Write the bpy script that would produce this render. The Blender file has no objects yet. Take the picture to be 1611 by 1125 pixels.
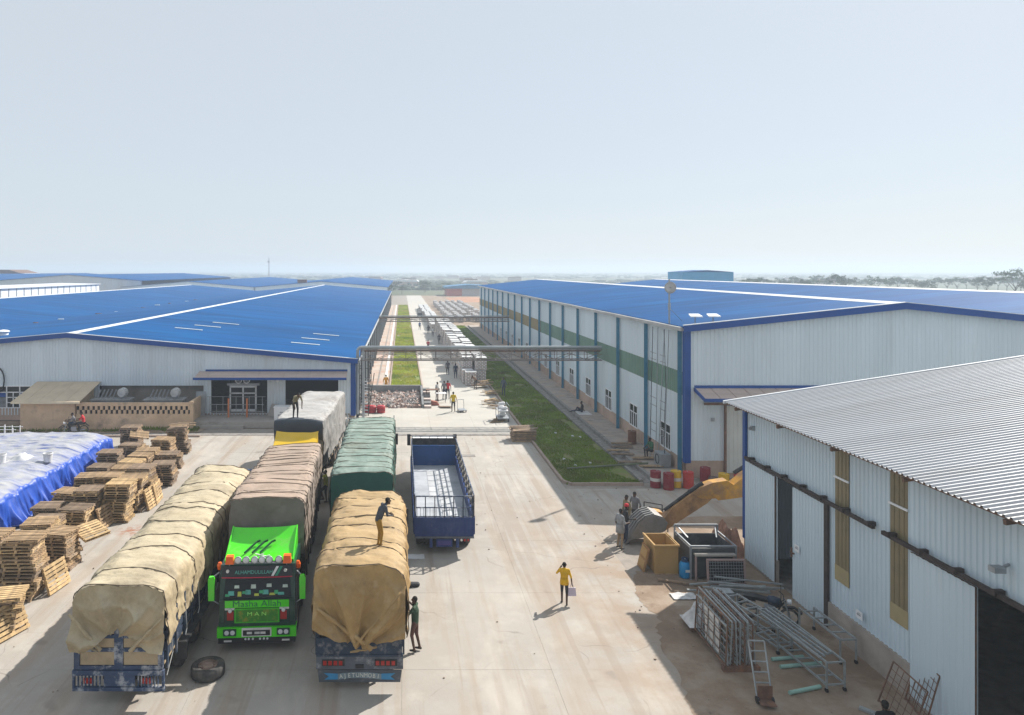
import bpy, math, random
from mathutils import Vector, Matrix, noise
R = math.radians; PI = math.pi
random.seed(7)
scn = bpy.context.scene
COL = scn.collection
# ---------------------------------------------------------------- camera
cam = bpy.data.cameras.new('camera'); camo = bpy.data.objects.new('camera', cam); COL.objects.link(camo)
camo.location = (0, 0, 12); camo.rotation_euler = (R(90), 0, 0)
cam.sensor_width = 36; cam.lens = 36*1100/1611
cam.shift_x = (805.5-632)/1611; cam.shift_y = -(562.5-425)/1611
cam.clip_start = .1; cam.clip_end = 30000
scn.camera = camo
# ---------------------------------------------------------------- sky and sun
SUN = Vector((.88, .78, 1.0)).normalized()
w = bpy.data.worlds.new('World'); scn.world = w; w.use_nodes = True
nt = w.node_tree; bg = nt.nodes['Background']
sky = nt.nodes.new('ShaderNodeTexSky'); sky.sky_type = 'NISHITA'; sky.sun_disc = False
sky.sun_elevation = math.asin(SUN.z); sky.sun_rotation = math.atan2(SUN.x, SUN.y)
sky.altitude = 0; sky.air_density = 1.0; sky.dust_density = .8; sky.ozone_density = 3.0
# thin even veil of high cloud over the whole sky
veil = nt.nodes.new('ShaderNodeMix'); veil.data_type = 'RGBA'; veil.inputs[0].default_value = .82; veil.inputs[7].default_value = (5.8, 6.3, 6.75, 1)
nt.links.new(sky.outputs[0], veil.inputs[6]); nt.links.new(veil.outputs[2], bg.inputs[0]); bg.inputs[1].default_value = .083
sl = bpy.data.lights.new('sun', 'SUN'); so = bpy.data.objects.new('sun', sl); COL.objects.link(so)
sl.energy = 5.0; sl.angle = R(.6); sl.color = (1, .945, .86)
so.rotation_euler = (-SUN).to_track_quat('-Z', 'Y').to_euler(); so.location = (40, 40, 60)
scn.view_settings.view_transform = 'Standard'; scn.view_settings.look = 'None'
scn.view_settings.exposure = .56; scn.view_settings.gamma = 1
# ---------------------------------------------------------------- materials
MATS = {}
ALB = {'dusty_concrete':.84,'white_dust_road':.88,'joint_fill':.8,'beige_tarp':.84,'tan_tarp':.84,'brown_tarp':.86,'grey_tarp':.85,'green_tarp':.9,'blue_sheet':.85,'pallet_wood_0':.88,'pallet_wood_1':.88,'pallet_wood_2':.88,
       'blue_roof':.74,'zinc_roof':.88,'red_earth':.82,'pale_paving':.82,'ridge_white':.85,'stack_wrap':.85,'bucket_white':.85,'drain_concrete':.85}   # overall albedo trims
def M(name, col, rough=.8, var=.18, scale=2.0, metal=0, bump=0, bscale=30, dirt=None, rand=0, stretch=None,
      dust=None, spec=.4, world=False, dirt2=None, trans=0, post=None):
    if name in MATS: return MATS[name]
    m = bpy.data.materials.new(name); m.use_nodes = True; MATS[name] = m
    n = m.node_tree.nodes; L = m.node_tree.links.new
    p = n['Principled BSDF']; p.inputs['Roughness'].default_value = rough; p.inputs['Metallic'].default_value = metal
    p.inputs['Specular IOR Level'].default_value = spec
    if trans: p.inputs['Transmission Weight'].default_value = trans
    if world: src = n.new('ShaderNodeNewGeometry').outputs['Position']
    else: src = n.new('ShaderNodeTexCoord').outputs['Object']
    mp = n.new('ShaderNodeMapping'); L(src, mp.inputs[0])
    if stretch: mp.inputs['Scale'].default_value = stretch
    def noi(sc, det=5, rgh=.6, vec=None):
        t = n.new('ShaderNodeTexNoise'); t.inputs['Scale'].default_value = sc; t.inputs['Detail'].default_value = det
        t.inputs['Roughness'].default_value = rgh; L(vec or mp.outputs[0], t.inputs[0]); return t.outputs[0]
    def ramp(s, a, b, lo=0, hi=1):
        r = n.new('ShaderNodeMapRange'); r.inputs[1].default_value = a; r.inputs[2].default_value = b
        r.inputs[3].default_value = lo; r.inputs[4].default_value = hi; r.clamp = True; L(s, r.inputs[0]); return r.outputs[0]
    def mix(f, a, b, mode='MIX'):
        x = n.new('ShaderNodeMix'); x.data_type = 'RGBA'; x.blend_type = mode
        if isinstance(f, (int, float)): x.inputs[0].default_value = f
        else: L(f, x.inputs[0])
        for i, s in ((6, a), (7, b)):
            if isinstance(s, tuple): x.inputs[i].default_value = (*s[:3], 1)
            else: L(s, x.inputs[i])
        return x.outputs[2]
    lo = tuple(max(0, c*(1-var)) for c in col); hi = tuple(min(1, c*(1+var)) for c in col)
    c = mix(ramp(noi(scale), .3, .7), lo, hi)
    for d in (dirt, dirt2):
        if d:      # (colour, noise scale, low, high, max)
            c = mix(ramp(noi(d[1], 7, .68), d[2], d[3], 0, d[4]), c, d[0])
    if dust:       # (colour, amount): settles on upward faces
        g = n.new('ShaderNodeNewGeometry'); s = n.new('ShaderNodeSeparateXYZ'); L(g.outputs['Normal'], s.inputs[0])
        mm = n.new('ShaderNodeMath'); mm.operation = 'MULTIPLY'; L(ramp(s.outputs[2], dust[3] if len(dust) > 3 else .25, .95, 0, dust[1]), mm.inputs[0]); L(ramp(noi(1.3, 6, .65), .25, .65, dust[2] if len(dust) > 2 else .35, 1), mm.inputs[1])
        c = mix(mm.outputs[0], c, dust[0])
    if post: c = post(n, L, mix, ramp, noi, c, src)
    if name in ALB: c = mix(1.0, c, (ALB[name],)*3, 'MULTIPLY')
    if rand:
        oi = n.new('ShaderNodeObjectInfo'); v = ramp(oi.outputs['Random'], 0, 1, 1-rand, 1+rand*.6)
        cb = n.new('ShaderNodeCombineColor')
        for i in range(3): L(v, cb.inputs[i])
        c = mix(1.0, c, cb.outputs[0], 'MULTIPLY')
    L(c, p.inputs['Base Color'])
    if bump:
        b = n.new('ShaderNodeBump'); b.inputs['Strength'].default_value = bump; b.inputs['Distance'].default_value = .02
        L(noi(bscale, 4), b.inputs['Height']); L(b.outputs[0], p.inputs['Normal'])
    return m
def crease(m, sc=2.2, st=.55, dist=.06):   # sharp cloth creases
    n = m.node_tree.nodes; L = m.node_tree.links.new; p = n['Principled BSDF']; tc = n.new('ShaderNodeTexCoord'); mp = n.new('ShaderNodeMapping'); mp.inputs['Scale'].default_value = (1, 1.7, 1.2); L(tc.outputs['Object'], mp.inputs[0])
    t = n.new('ShaderNodeTexNoise'); t.noise_type = 'RIDGED_MULTIFRACTAL'; t.inputs['Scale'].default_value = sc; t.inputs['Detail'].default_value = 4; t.inputs['Distortion'].default_value = .6; L(mp.outputs[0], t.inputs[0])
    b = n.new('ShaderNodeBump'); b.inputs['Strength'].default_value = st; b.inputs['Distance'].default_value = dist; L(t.outputs[0], b.inputs['Height'])
    if p.inputs['Normal'].links: L(p.inputs['Normal'].links[0].from_socket, b.inputs['Normal'])
    L(b.outputs[0], p.inputs['Normal']); return m
def leafy(m, f=.5):          # thin leaves let light through
    n = m.node_tree.nodes; L = m.node_tree.links.new; p = n['Principled BSDF']; t = n.new('ShaderNodeBsdfTranslucent'); x = n.new('ShaderNodeMixShader'); x.inputs[0].default_value = f
    L(p.inputs['Base Color'].links[0].from_socket, t.inputs[0]); L(p.outputs[0], x.inputs[1]); L(t.outputs[0], x.inputs[2]); L(x.outputs[0], n['Material Output'].inputs[0]); return m
# ---------------------------------------------------------------- mesh helpers
class B:
    def __init__(s): s.v = []; s.f = []; s.m = []; s.cuts = []
    def add(s, vs, fs, mi=0):
        o = len(s.v); s.cuts.append((o, len(s.f))); s.v += [tuple(x) for x in vs]
        for f in fs: s.f.append(tuple(i+o for i in f)); s.m.append(mi)
        return s
    BF = [(0,3,2,1),(4,5,6,7),(0,1,5,4),(1,2,6,5),(2,3,7,6),(3,0,4,7)]
    def box(s, x0, y0, z0, x1, y1, z1, mi=0):
        return s.add([(x0,y0,z0),(x1,y0,z0),(x1,y1,z0),(x0,y1,z0),(x0,y0,z1),(x1,y0,z1),(x1,y1,z1),(x0,y1,z1)], B.BF, mi)
    def hexa(s, pts, mi=0): return s.add(pts, B.BF, mi)
    def bar(s, p, q, w=.05, h=None, mi=0, up=None):
        p = Vector(p); q = Vector(q); h = w if h is None else h
        d = (q-p).normalized(); u = Vector(up) if up else (Vector((0,0,1)) if abs(d.z) < .95 else Vector((0,1,0)))
        a = d.cross(u).normalized()*w/2; b = a.cross(d).normalized()*h/2
        return s.add([p-a-b, p+a-b, q+a-b, q-a-b, p-a+b, p+a+b, q+a+b, q-a+b], B.BF, mi)
    def cyl(s, p, q, r, r2=None, n=10, mi=0, cap=True):
        p = Vector(p); q = Vector(q); r2 = r if r2 is None else r2
        d = (q-p).normalized(); u = Vector((0,0,1)) if abs(d.z) < .9 else Vector((1,0,0))
        a = d.cross(u).normalized(); b = d.cross(a).normalized(); vs = []
        for c, rr in ((p, r), (q, r2)):
            for i in range(n):
                t = 2*PI*i/n; vs.append(c + a*math.cos(t)*rr + b*math.sin(t)*rr)
        fs = [(i, (i+1) % n, n+(i+1) % n, n+i) for i in range(n)]
        if cap: fs += [tuple(range(n-1, -1, -1)), tuple(range(n, 2*n))]
        return s.add(vs, fs, mi)
    def tube(s, pts, r, n=6, mi=0):
        for a, b in zip(pts, pts[1:]): s.cyl(a, b, r, n=n, mi=mi)
        return s
    def lathe(s, prof, c=(0,0,0), n=16, mi=0, axis='z', mis=None):
        vs = []
        for r, h in prof:
            for i in range(n):
                t = 2*PI*i/n; x, y = r*math.cos(t), r*math.sin(t)
                vs.append((c[0]+x, c[1]+y, c[2]+h) if axis == 'z' else (c[0]+h, c[1]+x, c[2]+y) if axis == 'x' else (c[0]+x, c[1]+h, c[2]+y))
        for k in range(len(prof)-1):
            fs = [(k*n+i, k*n+(i+1) % n, (k+1)*n+(i+1) % n, (k+1)*n+i) for i in range(n)]
            o = len(s.v) if k == 0 else o
            if k == 0: s.v += [tuple(x) for x in vs]
            for f in fs: s.f.append(tuple(i+o for i in f)); s.m.append(mis[k] if mis else mi)
        return s
    def prism(s, poly, a, b, axis='y', mi=0):
        n = len(poly)
        def P(u, v, t): return (u, t, v) if axis == 'y' else (t, u, v) if axis == 'x' else (u, v, t)
        vs = [P(u, v, a) for u, v in poly] + [P(u, v, b) for u, v in poly]
        fs = [tuple(range(n)), tuple(range(2*n-1, n-1, -1))] + [(i, n+i, n+(i+1) % n, (i+1) % n) for i in range(n)]
        return s.add(vs, fs, mi)
    def grid(s, fn, nu, nv, mi=0):
        vs = [fn(i/nu, j/nv) for j in range(nv+1) for i in range(nu+1)]
        return s.add(vs, [(j*(nu+1)+i, j*(nu+1)+i+1, (j+1)*(nu+1)+i+1, (j+1)*(nu+1)+i) for j in range(nv) for i in range(nu)], mi)
    def mesh(s, name, mats, smooth=False):
        me = bpy.data.meshes.new(name); me.from_pydata(s.v, [], s.f)
        for m in (mats if isinstance(mats, (list, tuple)) else [mats]): me.materials.append(m)
        me.polygons.foreach_set('material_index', s.m)
        if smooth: me.polygons.foreach_set('use_smooth', [True]*len(s.f))
        me.update(); return me
    SPLIT = {'leg','upright','rail','rung','stile','beam','corner_post','top_rail','tread','blade','duct','plate_mark','slot','tie','frame_bar','bin_wall','panel','leaf','top_chord','side_post','skid','base_beam','louvre','blue_panel','mudguard','upright_post','stay'}
    JOIN = {'lattice','wire','cross_bar','spokes','cable','print','chassis','rim_batten','mirror_arm'}
    def obj(s, name, mats, parent=None, smooth=False, loc=None, recalc=True):
        if name in B.SPLIT and parent and len(s.cuts) > 1:
            cs = s.cuts+[(len(s.v), len(s.f))]; first = None
            for (v0, f0), (v1, f1) in zip(cs, cs[1:]):
                q = B(); q.v = s.v[v0:v1]; q.f = [tuple(i-v0 for i in f) for f in s.f[f0:f1]]; q.m = s.m[f0:f1]
                o = q.obj(name, mats, parent, smooth, loc, recalc); first = first or o
            return first
        o = s._obj(name, mats, parent, smooth, loc, recalc)
        if name in B.JOIN and parent: o['kind'] = 'stuff'
        return o
    def _obj(s, name, mats, parent=None, smooth=False, loc=None, recalc=True):
        me = s.mesh(name, mats, smooth)
        if recalc:
            import bmesh
            bm = bmesh.new(); bm.from_mesh(me); bmesh.ops.recalc_face_normals(bm, faces=bm.faces); bm.to_mesh(me); bm.free()
        return link(name, me, parent, loc)
def link(name, me, parent=None, loc=None, rot=None):
    o = bpy.data.objects.new(name, me); COL.objects.link(o)
    if parent: o.parent = parent
    if loc: o.location = loc
    if rot: o.rotation_euler = rot
    return o
def tag(o, label, cat, group=None):
    o['label'] = label; o['category'] = cat
    if group: o['group'] = group
    return o
def thing(name, label, cat, loc=(0,0,0), rz=0, group=None):
    o = bpy.data.objects.new(name, None); COL.objects.link(o); o.location = loc; o.rotation_euler = (0, 0, rz)
    o.empty_display_size = .2
    return tag(o, label, cat, group)
def struct(o, kind='structure'): o['kind'] = kind; return o
def copy_tree(o, parent=None):
    c = o.copy(); COL.objects.link(c)
    if parent: c.parent = parent
    for ch in list(o.children): copy_tree(ch, c)
    return c
def text(name, s, size, mat, parent, loc, rot=(PI/2,0,0), ext=.004, sx=1):
    cu = bpy.data.curves.new(name, 'FONT'); cu.body = s; cu.size = size; cu.extrude = ext; cu.align_x = 'CENTER'; cu.align_y = 'CENTER'; cu.resolution_u = 2
    t = bpy.data.objects.new('tmp', cu); COL.objects.link(t)
    me = bpy.data.meshes.new_from_object(t.evaluated_get(bpy.context.evaluated_depsgraph_get()))
    bpy.data.objects.remove(t); me.materials.clear(); me.materials.append(mat)
    o = link(name, me, parent, loc, rot); o.scale = (sx, 1, 1); return o
def nz(x, y, z=0): return noise.noise(Vector((x, y, z)))
_O = 'zeroth first second third fourth fifth sixth seventh eighth ninth tenth eleventh twelfth thirteenth fourteenth fifteenth sixteenth seventeenth eighteenth nineteenth'.split()
def nth(k):
    if k < 20: return _O[k]
    d, u = divmod(k, 10); return ['', '', 'twenti', 'thirti', 'forti', 'fifti'][d]+'eth' if u == 0 else ['', '', 'twenty', 'thirty', 'forty', 'fifty'][d]+'-'+_O[u]
# ================================================================ setting
m_far = M('far_land', (.085, .095, .05), .95, .35, .004, world=True, dirt=((.22,.16,.10), .003, .5, .62, .7), dirt2=((.03,.06,.02), .012, .5, .6, .8))
def conc_post(n, L, mix, ramp, noi, c, src):
    def mapped(sx, sy):
        m = n.new('ShaderNodeMapping'); L(src, m.inputs[0]); m.inputs['Scale'].default_value = (sx, sy, 1); return m.outputs[0]
    def mul(a, b):
        m = n.new('ShaderNodeMath'); m.operation = 'MULTIPLY'; L(a, m.inputs[0]); L(b, m.inputs[1]); return m.outputs[0]
    s = n.new('ShaderNodeSeparateXYZ'); L(src, s.inputs[0])
    c = mix(ramp(noi(1, 5, .6, mapped(1.1, .09)), .5, .64, 0, .6), c, (.38,.30,.23))
    c = mix(ramp(noi(1, 3, .5, mapped(1.9, .045)), .565, .6, 0, .42), c, (.33,.27,.22))
    c = mix(ramp(noi(1, 4, .6, mapped(.5, .16)), .55, .7, 0, .5), c, (.62,.56,.49))
    e = mul(ramp(s.outputs[0], 3.5, 9.5), ramp(s.outputs[1], 37, 29)); c = mix(mul(e, ramp(noi(.45, 7, .65), .38, .58)), c, (.36,.265,.19))
    d = n.new('ShaderNodeVectorMath'); d.operation = 'DISTANCE'; L(src, d.inputs[0]); d.inputs[1].default_value = (-12.4, 32.2, 0)
    c = mix(mul(ramp(d.outputs['Value'], .9, .1), ramp(noi(3, 5), .4, .6)), c, (.36,.13,.06))
    wv = n.new('ShaderNodeTexVoronoi'); wv.feature = 'DISTANCE_TO_EDGE'; wv.inputs['Scale'].default_value = .16; wm = n.new('ShaderNodeVectorMath'); wm.operation = 'ADD'; nn = n.new('ShaderNodeTexNoise'); nn.inputs['Scale'].default_value = .7; L(src, nn.inputs[0]); L(src, wm.inputs[0]); L(nn.outputs[1], wm.inputs[1]); L(wm.outputs[0], wv.inputs[0])
    c = mix(mul(ramp(wv.outputs['Distance'], .0035, .0), ramp(noi(.3, 3), .48, .56, 0, .6)), c, (.16,.13,.11))
    c = mix(ramp(noi(.9, 2, .4), .68, .74, 0, .35), c, (.20,.17,.15))
    c = mix(ramp(noi(22, 3, .7), .55, .75, 0, .3), c, (.25,.21,.18))
    return c
m_conc = M('dusty_concrete', (.43, .40, .36), .9, .10, .22, world=True, bump=.3, bscale=14,
           dirt=((.38,.32,.265), .16, .46, .70, .6), dirt2=((.58,.54,.48), .55, .5, .68, .5), post=conc_post)
m_earth = M('red_earth', (.30, .215, .15), .95, .2, .5, world=True, bump=.6, bscale=9, dirt=((.42,.35,.28), .5, .45, .65, .8), dirt2=((.20,.13,.09), 1.1, .55, .72, .7))
m_pave = M('pale_paving', (.50, .42, .36), .9, .12, .5, world=True, dirt=((.45,.25,.17), .3, .45, .6, .7))
m_white_road = M('white_dust_road', (.50, .475, .43), .92, .08, .3, world=True, dirt=((.45,.38,.31), .25, .5, .7, .5))
g = B(); g.add([(-6000,-300,-.12),(6000,-300,-.12),(6000,6000,-.12),(-6000,6000,-.12)], [(0,1,2,3)])
struct(g.obj('ground', m_far))
# earth apron under and round the yard
g = B(); g.add([(-140,5,-.06),(60,5,-.06),(60,330,-.06),(-140,330,-.06)], [(0,1,2,3)])
struct(g.obj('earth_apron', m_earth))
# concrete yard and road, cast in slabs with open joints
yard = struct(B().add([(-42,6,-.03),(30,6,-.03),(30,53,-.03),(-42,53,-.03)], [(0,1,2,3)]).obj('yard', M('joint_fill', (.34,.30,.26), .95)))
slabs = {}
def slab(x0, y0, x1, y1, par, mat, z=0.0):
    key = (round(x1-x0, 2), round(y1-y0, 2), mat.name)
    if key not in slabs:
        slabs[key] = B().box(.003, .003, -.028, x1-x0-.003, y1-y0-.003, 0).mesh('slab', mat)
    link('slab', slabs[key], par, (x0, y0, z + random.uniform(-.002, .002)))
xs = [-42,-36,-30,-24,-18,-12,-6,0,4.5,9,13,18,24]; ys = [6,11,16,21,26,31,36,41,46,51]
for i in range(len(xs)-1):
    for j in range(len(ys)-1):
        if 9 <= xs[i] <= 13 and ys[j] >= 36: continue
        if xs[i] >= 9 and ys[j] < 31: continue
        if xs[i] > 13 and ys[j] >= 36: continue
        slab(xs[i], ys[j], xs[i+1], ys[j+1], yard, m_conc)
slab(9, 36, 13, 38.4, yard, m_conc); slab(13, 36, 18, 38.4, yard, m_conc)
road = struct(B().add([(-4,51,-.032),(9.05,51,-.032),(9.05,330,-.032),(-4,330,-.032)], [(0,1,2,3)]).obj('road', MATS['joint_fill']))
for j in range(56):
    y0 = 51 + j*5
    if y0 < 66: slab(-4, y0, 0, y0+5, road, m_white_road)
    if y0 < 66: slab(0, y0, 2.2, y0+5, road, m_white_road)
    slab(2.2, y0, 5.6, y0+5, road, m_white_road); slab(5.6, y0, 9, y0+5, road, m_white_road)
# earth patch with an uneven rim in front of the near shed, and a strip behind it
def patch(name, pts, z, mat, sub=8):
    from mathutils.geometry import tessellate_polygon
    vs = []
    for (a, b) in zip(pts, pts[1:]+pts[:1]):
        nx, ny = b[1]-a[1], a[0]-b[0]; ln = math.hypot(nx, ny); nx /= ln; ny /= ln
        for k in range(sub):
            t = k/sub; x = a[0]+(b[0]-a[0])*t; y = a[1]+(b[1]-a[1])*t; e = min(1, 4*t, 4*(1-t))*(nz(x*.9, y*.9, 3)*.75+nz(x*3.7, y*3.7, 1)*.28)
            vs.append((x+nx*e, y+ny*e, z))
    tr = tessellate_polygon([[Vector(v) for v in vs]])
    return struct(B().add(vs, [tuple(t) for t in tr]).obj(name, mat))
patch('earth_patch', [(7.6,8),(14.6,8),(14.6,30.6),(11.8,30.4),(9.0,27.2),(8.2,22)], .006, m_earth, 46)
patch('earth_patch', [(10.5,30.4),(16,30.0),(24,31),(24,34.5),(14,34),(11,32.6)], .005, m_earth, 10)
# cross drain with a cover strip, and the dock road in front of the left hall
m_drain = M('drain_concrete', (.30,.28,.26), .95, .2, 3, world=True, dirt=((.15,.13,.12), 2, .5, .65, .7))
dr = struct(B().box(-42,50.7,-.02,9,51.35,.012).obj('drain_cover', m_drain))
for k in range(24): link('cover_plate', slabs.setdefault('cov', B().box(0,0,0,1.9,.5,.02).mesh('cover_plate', m_drain)), dr, (-39+k*2.0, 50.78, .014))
# grass strips
m_soil = M('strip_soil', (.18,.17,.07), .95, .3, 1, world=True, dirt=((.15,.21,.04), .8, .4, .6, .9))
m_grass = M('grass_blades', (.19,.27,.03), .7, .5, .35, world=True, dirt=((.19,.17,.05), .5, .48, .66, .75))
m_grass2 = M('grass_blades_yellow', (.30,.36,.03), .7, .45, .3, world=True, dirt=((.36,.31,.07), .12, .45, .6, .8), dirt2=((.11,.20,.03), .2, .52, .62, .8))
leafy(m_grass); leafy(m_grass2)
def grass(name, label_mat, x0, x1, y0, y1, n, h=.10, soil=m_soil, hole=None):
    rng = random.Random(int(x0*10+y0))
    struct(B().box(x0, y0, -.05, x1, y1, .05).obj('verge', soil))
    b = B()
    for _ in range(n):
        x = rng.uniform(x0+.03, x1-.03); t = rng.random(); y = y0 + (y1-y0)*t**1.5
        if nz(x*.8, y*.35, 5) < -.46: continue
        s = 1 + (y-y0)/40; a = rng.uniform(0, PI); hh = h*rng.uniform(.5, 1.4)*(1+.6*nz(x*.6, y*.6, 1)); ww = .035*s
        dx, dy = math.cos(a)*ww, math.sin(a)*ww; lx, ly = rng.uniform(-.06,.06), rng.uniform(-.06,.06)
        b.add([(x-dx, y-dy, .045), (x+dx, y+dy, .045), (x+lx, y+ly, .05+hh)], [(0,1,2)])
    o = b.obj(name, label_mat, recalc=False); struct(o, 'stuff'); tag(o, 'mown green grass on the strip '+('beside the right hall' if x0 > 5 else 'along the left of the road'), 'grass')
    return o
grass('grass', m_grass, 9.25, 13.4, 39.2, 150, 42000)
grass('grass', m_grass2, -1.1, 2.0, 66.4, 240, 30000, .13)
# cross paths over the left strip
for y in (88, 93.5, 104, 128, 150): struct(B().box(-1.15, y, -.02, 2.05, y+.35, .075+.001*y/50).obj('path', m_pave))
# kerbs
m_kerb = M('kerb_concrete', (.36,.28,.23), .9, .2, 2, world=True, dirt=((.2,.16,.13), 2, .5, .7, .7))
def kerb(x0, y0, x1, y1, n, w=.16, h=.13):
    par = struct(bpy.data.objects.new('kerb', None)); COL.objects.link(par)
    d = Vector((x1-x0, y1-y0, 0)); L = d.length/n; a = math.atan2(d.y, d.x)
    me = B().hexa([(.01,-w/2,-.04),(L-.01,-w/2,-.04),(L-.01,w/2,-.04),(.01,w/2,-.04),(.01,-w/2+.02,h),(L-.01,-w/2+.02,h),(L-.01,w/2,h),(.01,w/2,h)]).mesh('kerb_stone', m_kerb)
    for k in range(n):
        p = Vector((x0, y0, 0)) + d*(k/n); link('kerb_stone', me, par, (p.x, p.y, random.uniform(-.012, .012)), (0,0,a+random.uniform(-.008,.008)))
kerb(9.12, 39.6, 9.12, 149, 100); kerb(9.5, 39.05, 13.5, 39.05, 4); kerb(9.12, 39.6, 9.5, 39.05, 1); kerb(2.12, 66.5, 2.12, 240, 110); kerb(-1.2, 66.5, -1.2, 240, 110)
kerb(-42, 50.3, -14.5, 50.3, 27)
# drain channel and footpath along the right hall
m_path = M('footpath_concrete', (.34,.30,.27), .92, .2, 1.2, world=True, dirt=((.40,.29,.21), .6, .45, .65, .7), dirt2=((.14,.12,.10), 1.3, .56, .7, .7))
struct(B().box(13.45,39.5,-.05,13.65,150,.16).box(14.2,39.5,-.05,14.4,150,.2).box(13.65,39.5,-.055,14.2,150,-.02).obj('drain_channel', m_drain))
fp = struct(B().box(14.4,38.6,-.05,17,150,.02).obj('footpath', MATS['joint_fill']))
me = B().box(.01,.01,0,1.98,2.48,.12).mesh('paving_slab', m_path)
for k in range(45): link('paving_slab', me, fp, (14.41, 38.7+k*2.49, .022+random.uniform(-.008,.008)))
# walkway along the left hall
wl = struct(B().box(-3.75,66,-.05,-1.3,240,.0).obj('walkway', m_pave))
for x, wd in ((-2.6,.12), (-1.9,.3)): B().box(x,66,.0,x+wd,240,.07).obj('gutter_strip', m_drain if wd < .2 else M('pale_gutter',(.62,.60,.57),.9), wl)
# left garden soil strip in front of the outbuilding
patch('earth_strip', [(-42,51.6),(-15,51.6),(-15,54.5),(-42,54.5)], .02, m_earth, 10)
b = B(); rng = random.Random(3)
for _ in range(5200):
    x = rng.uniform(-34,-15.2); y = rng.uniform(51.8,53.6); 
    if nz(x*.4, y, 2) < -.1: continue
    h = rng.uniform(.1,.3); a = rng.uniform(0,PI); b.add([(x-.05*math.cos(a),y-.05*math.sin(a),.02),(x+.05*math.cos(a),y+.05*math.sin(a),.02),(x+rng.uniform(-.08,.08),y,.02+h)], [(0,1,2)])
tag(struct(b.obj('weeds', m_grass, recalc=False), 'stuff'), 'green weeds at the foot of the rendered block wall', 'weeds')
# dark stains and dust scatter on the yard
m_stain = M('red_stain', (.36,.15,.08), .95, .3, 2, world=True)
def blot(x, y, r, mat, z, name='stain', ax=1.0):
    n = 22; vs = [(x+math.cos(2*PI*i/n)*r*ax*(1+.4*nz(i*.7, x, 1)), y+math.sin(2*PI*i/n)*r*(1+.4*nz(i*.7, y, 4)), z) for i in range(n)]
    return struct(B().add(vs, [tuple(range(n))]).obj(name, mat))
m_damp = M('damp_patch', (.25,.19,.145), .8, .25, 1.5, world=True)
b = B(); rng = random.Random(5)
for _ in range(230):
    x = rng.uniform(-16,14); y = rng.uniform(18,52)
    if rng.random() < .55: x = rng.uniform(7.5,14)
    s = rng.uniform(.01,.035); p = Vector((x,y,.006+s*.4))
    b.add([p+Vector((rng.uniform(.6,1)*s*dx, rng.uniform(.6,1)*s*dy, rng.uniform(.5,1)*s*dz*.6)) for dx,dy,dz in ((-1,-1,-1),(1,-1,-1),(1,1,-1),(-1,1,-1),(-1,-1,1),(1,-1,1),(1,1,1),(-1,1,1))], B.BF, rng.choice((0,0,1)))
tag(struct(b.obj('litter', [M('pebble',(.30,.24,.19),.9), M('dark_scrap',(.17,.14,.12),.8)], recalc=False), 'stuff'), 'small stones and scraps scattered over the yard', 'litter')

# ================================================================ halls
def roof_post(n, L, mix, ramp, noi, c, src):
    def mapped(sx, sy):
        m = n.new('ShaderNodeMapping'); L(src, m.inputs[0]); m.inputs['Scale'].default_value = (sx, sy, 1); return m.outputs[0]
    c = mix(ramp(noi(1, 2, .5, mapped(.02, .95)), .5, .62, 0, .45), c, (.001,.06,.20))
    c = mix(ramp(noi(1, 3, .6, mapped(.06, .5)), .54, .66, 0, .5), c, (.004,.15,.42))
    c = mix(ramp(noi(1, 5, .7, mapped(.35, 2.2)), .6, .74, 0, .35), c, (.03,.16,.34))
    c = mix(ramp(noi(1, 4, .6, mapped(.05, .05)), .5, .7, 0, .4), c, (.001,.07,.26))
    return c
m_blue = M('blue_roof', (.001,.098,.31), .6, .2, .12, world=True, stretch=(.25,1.6,1), spec=.04, bump=.4, bscale=.7, post=roof_post)
m_fasc = M('blue_trim', (.001,.055,.25), .45, .1, 1)
m_wall = M('pale_cladding', (.60,.67,.715), .55, .06, .5, stretch=(1,1,.15), rand=.05, dirt=((.46,.44,.40), .35, .55, .75, .45))
m_cap = M('ridge_white', (.72,.74,.76), .5, .08, .5)
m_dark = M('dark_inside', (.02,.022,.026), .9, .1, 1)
m_render = M('stained_render', (.60,.43,.28), .92, .2, .6, dirt=((.17,.15,.13), .9, .52, .72, .75), bump=.3, bscale=12)
m_plinth = M('pinkish_plinth', (.45,.33,.26), .92, .15, .8, dirt=((.25,.2,.17), 1, .5, .7, .6))
m_steel = M('grey_steel', (.32,.34,.36), .5, .15, 3, metal=.4)
m_white = M('white_paint', (.75,.76,.77), .5, .06, 2)
m_glass = M('dark_glass', (.012,.016,.02), .15, .1, 1, spec=.25)
m_rust = M('rusty_steel', (.15,.09,.065), .8, .3, 4, dirt=((.28,.13,.07), 3, .5, .65, .7))
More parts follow.
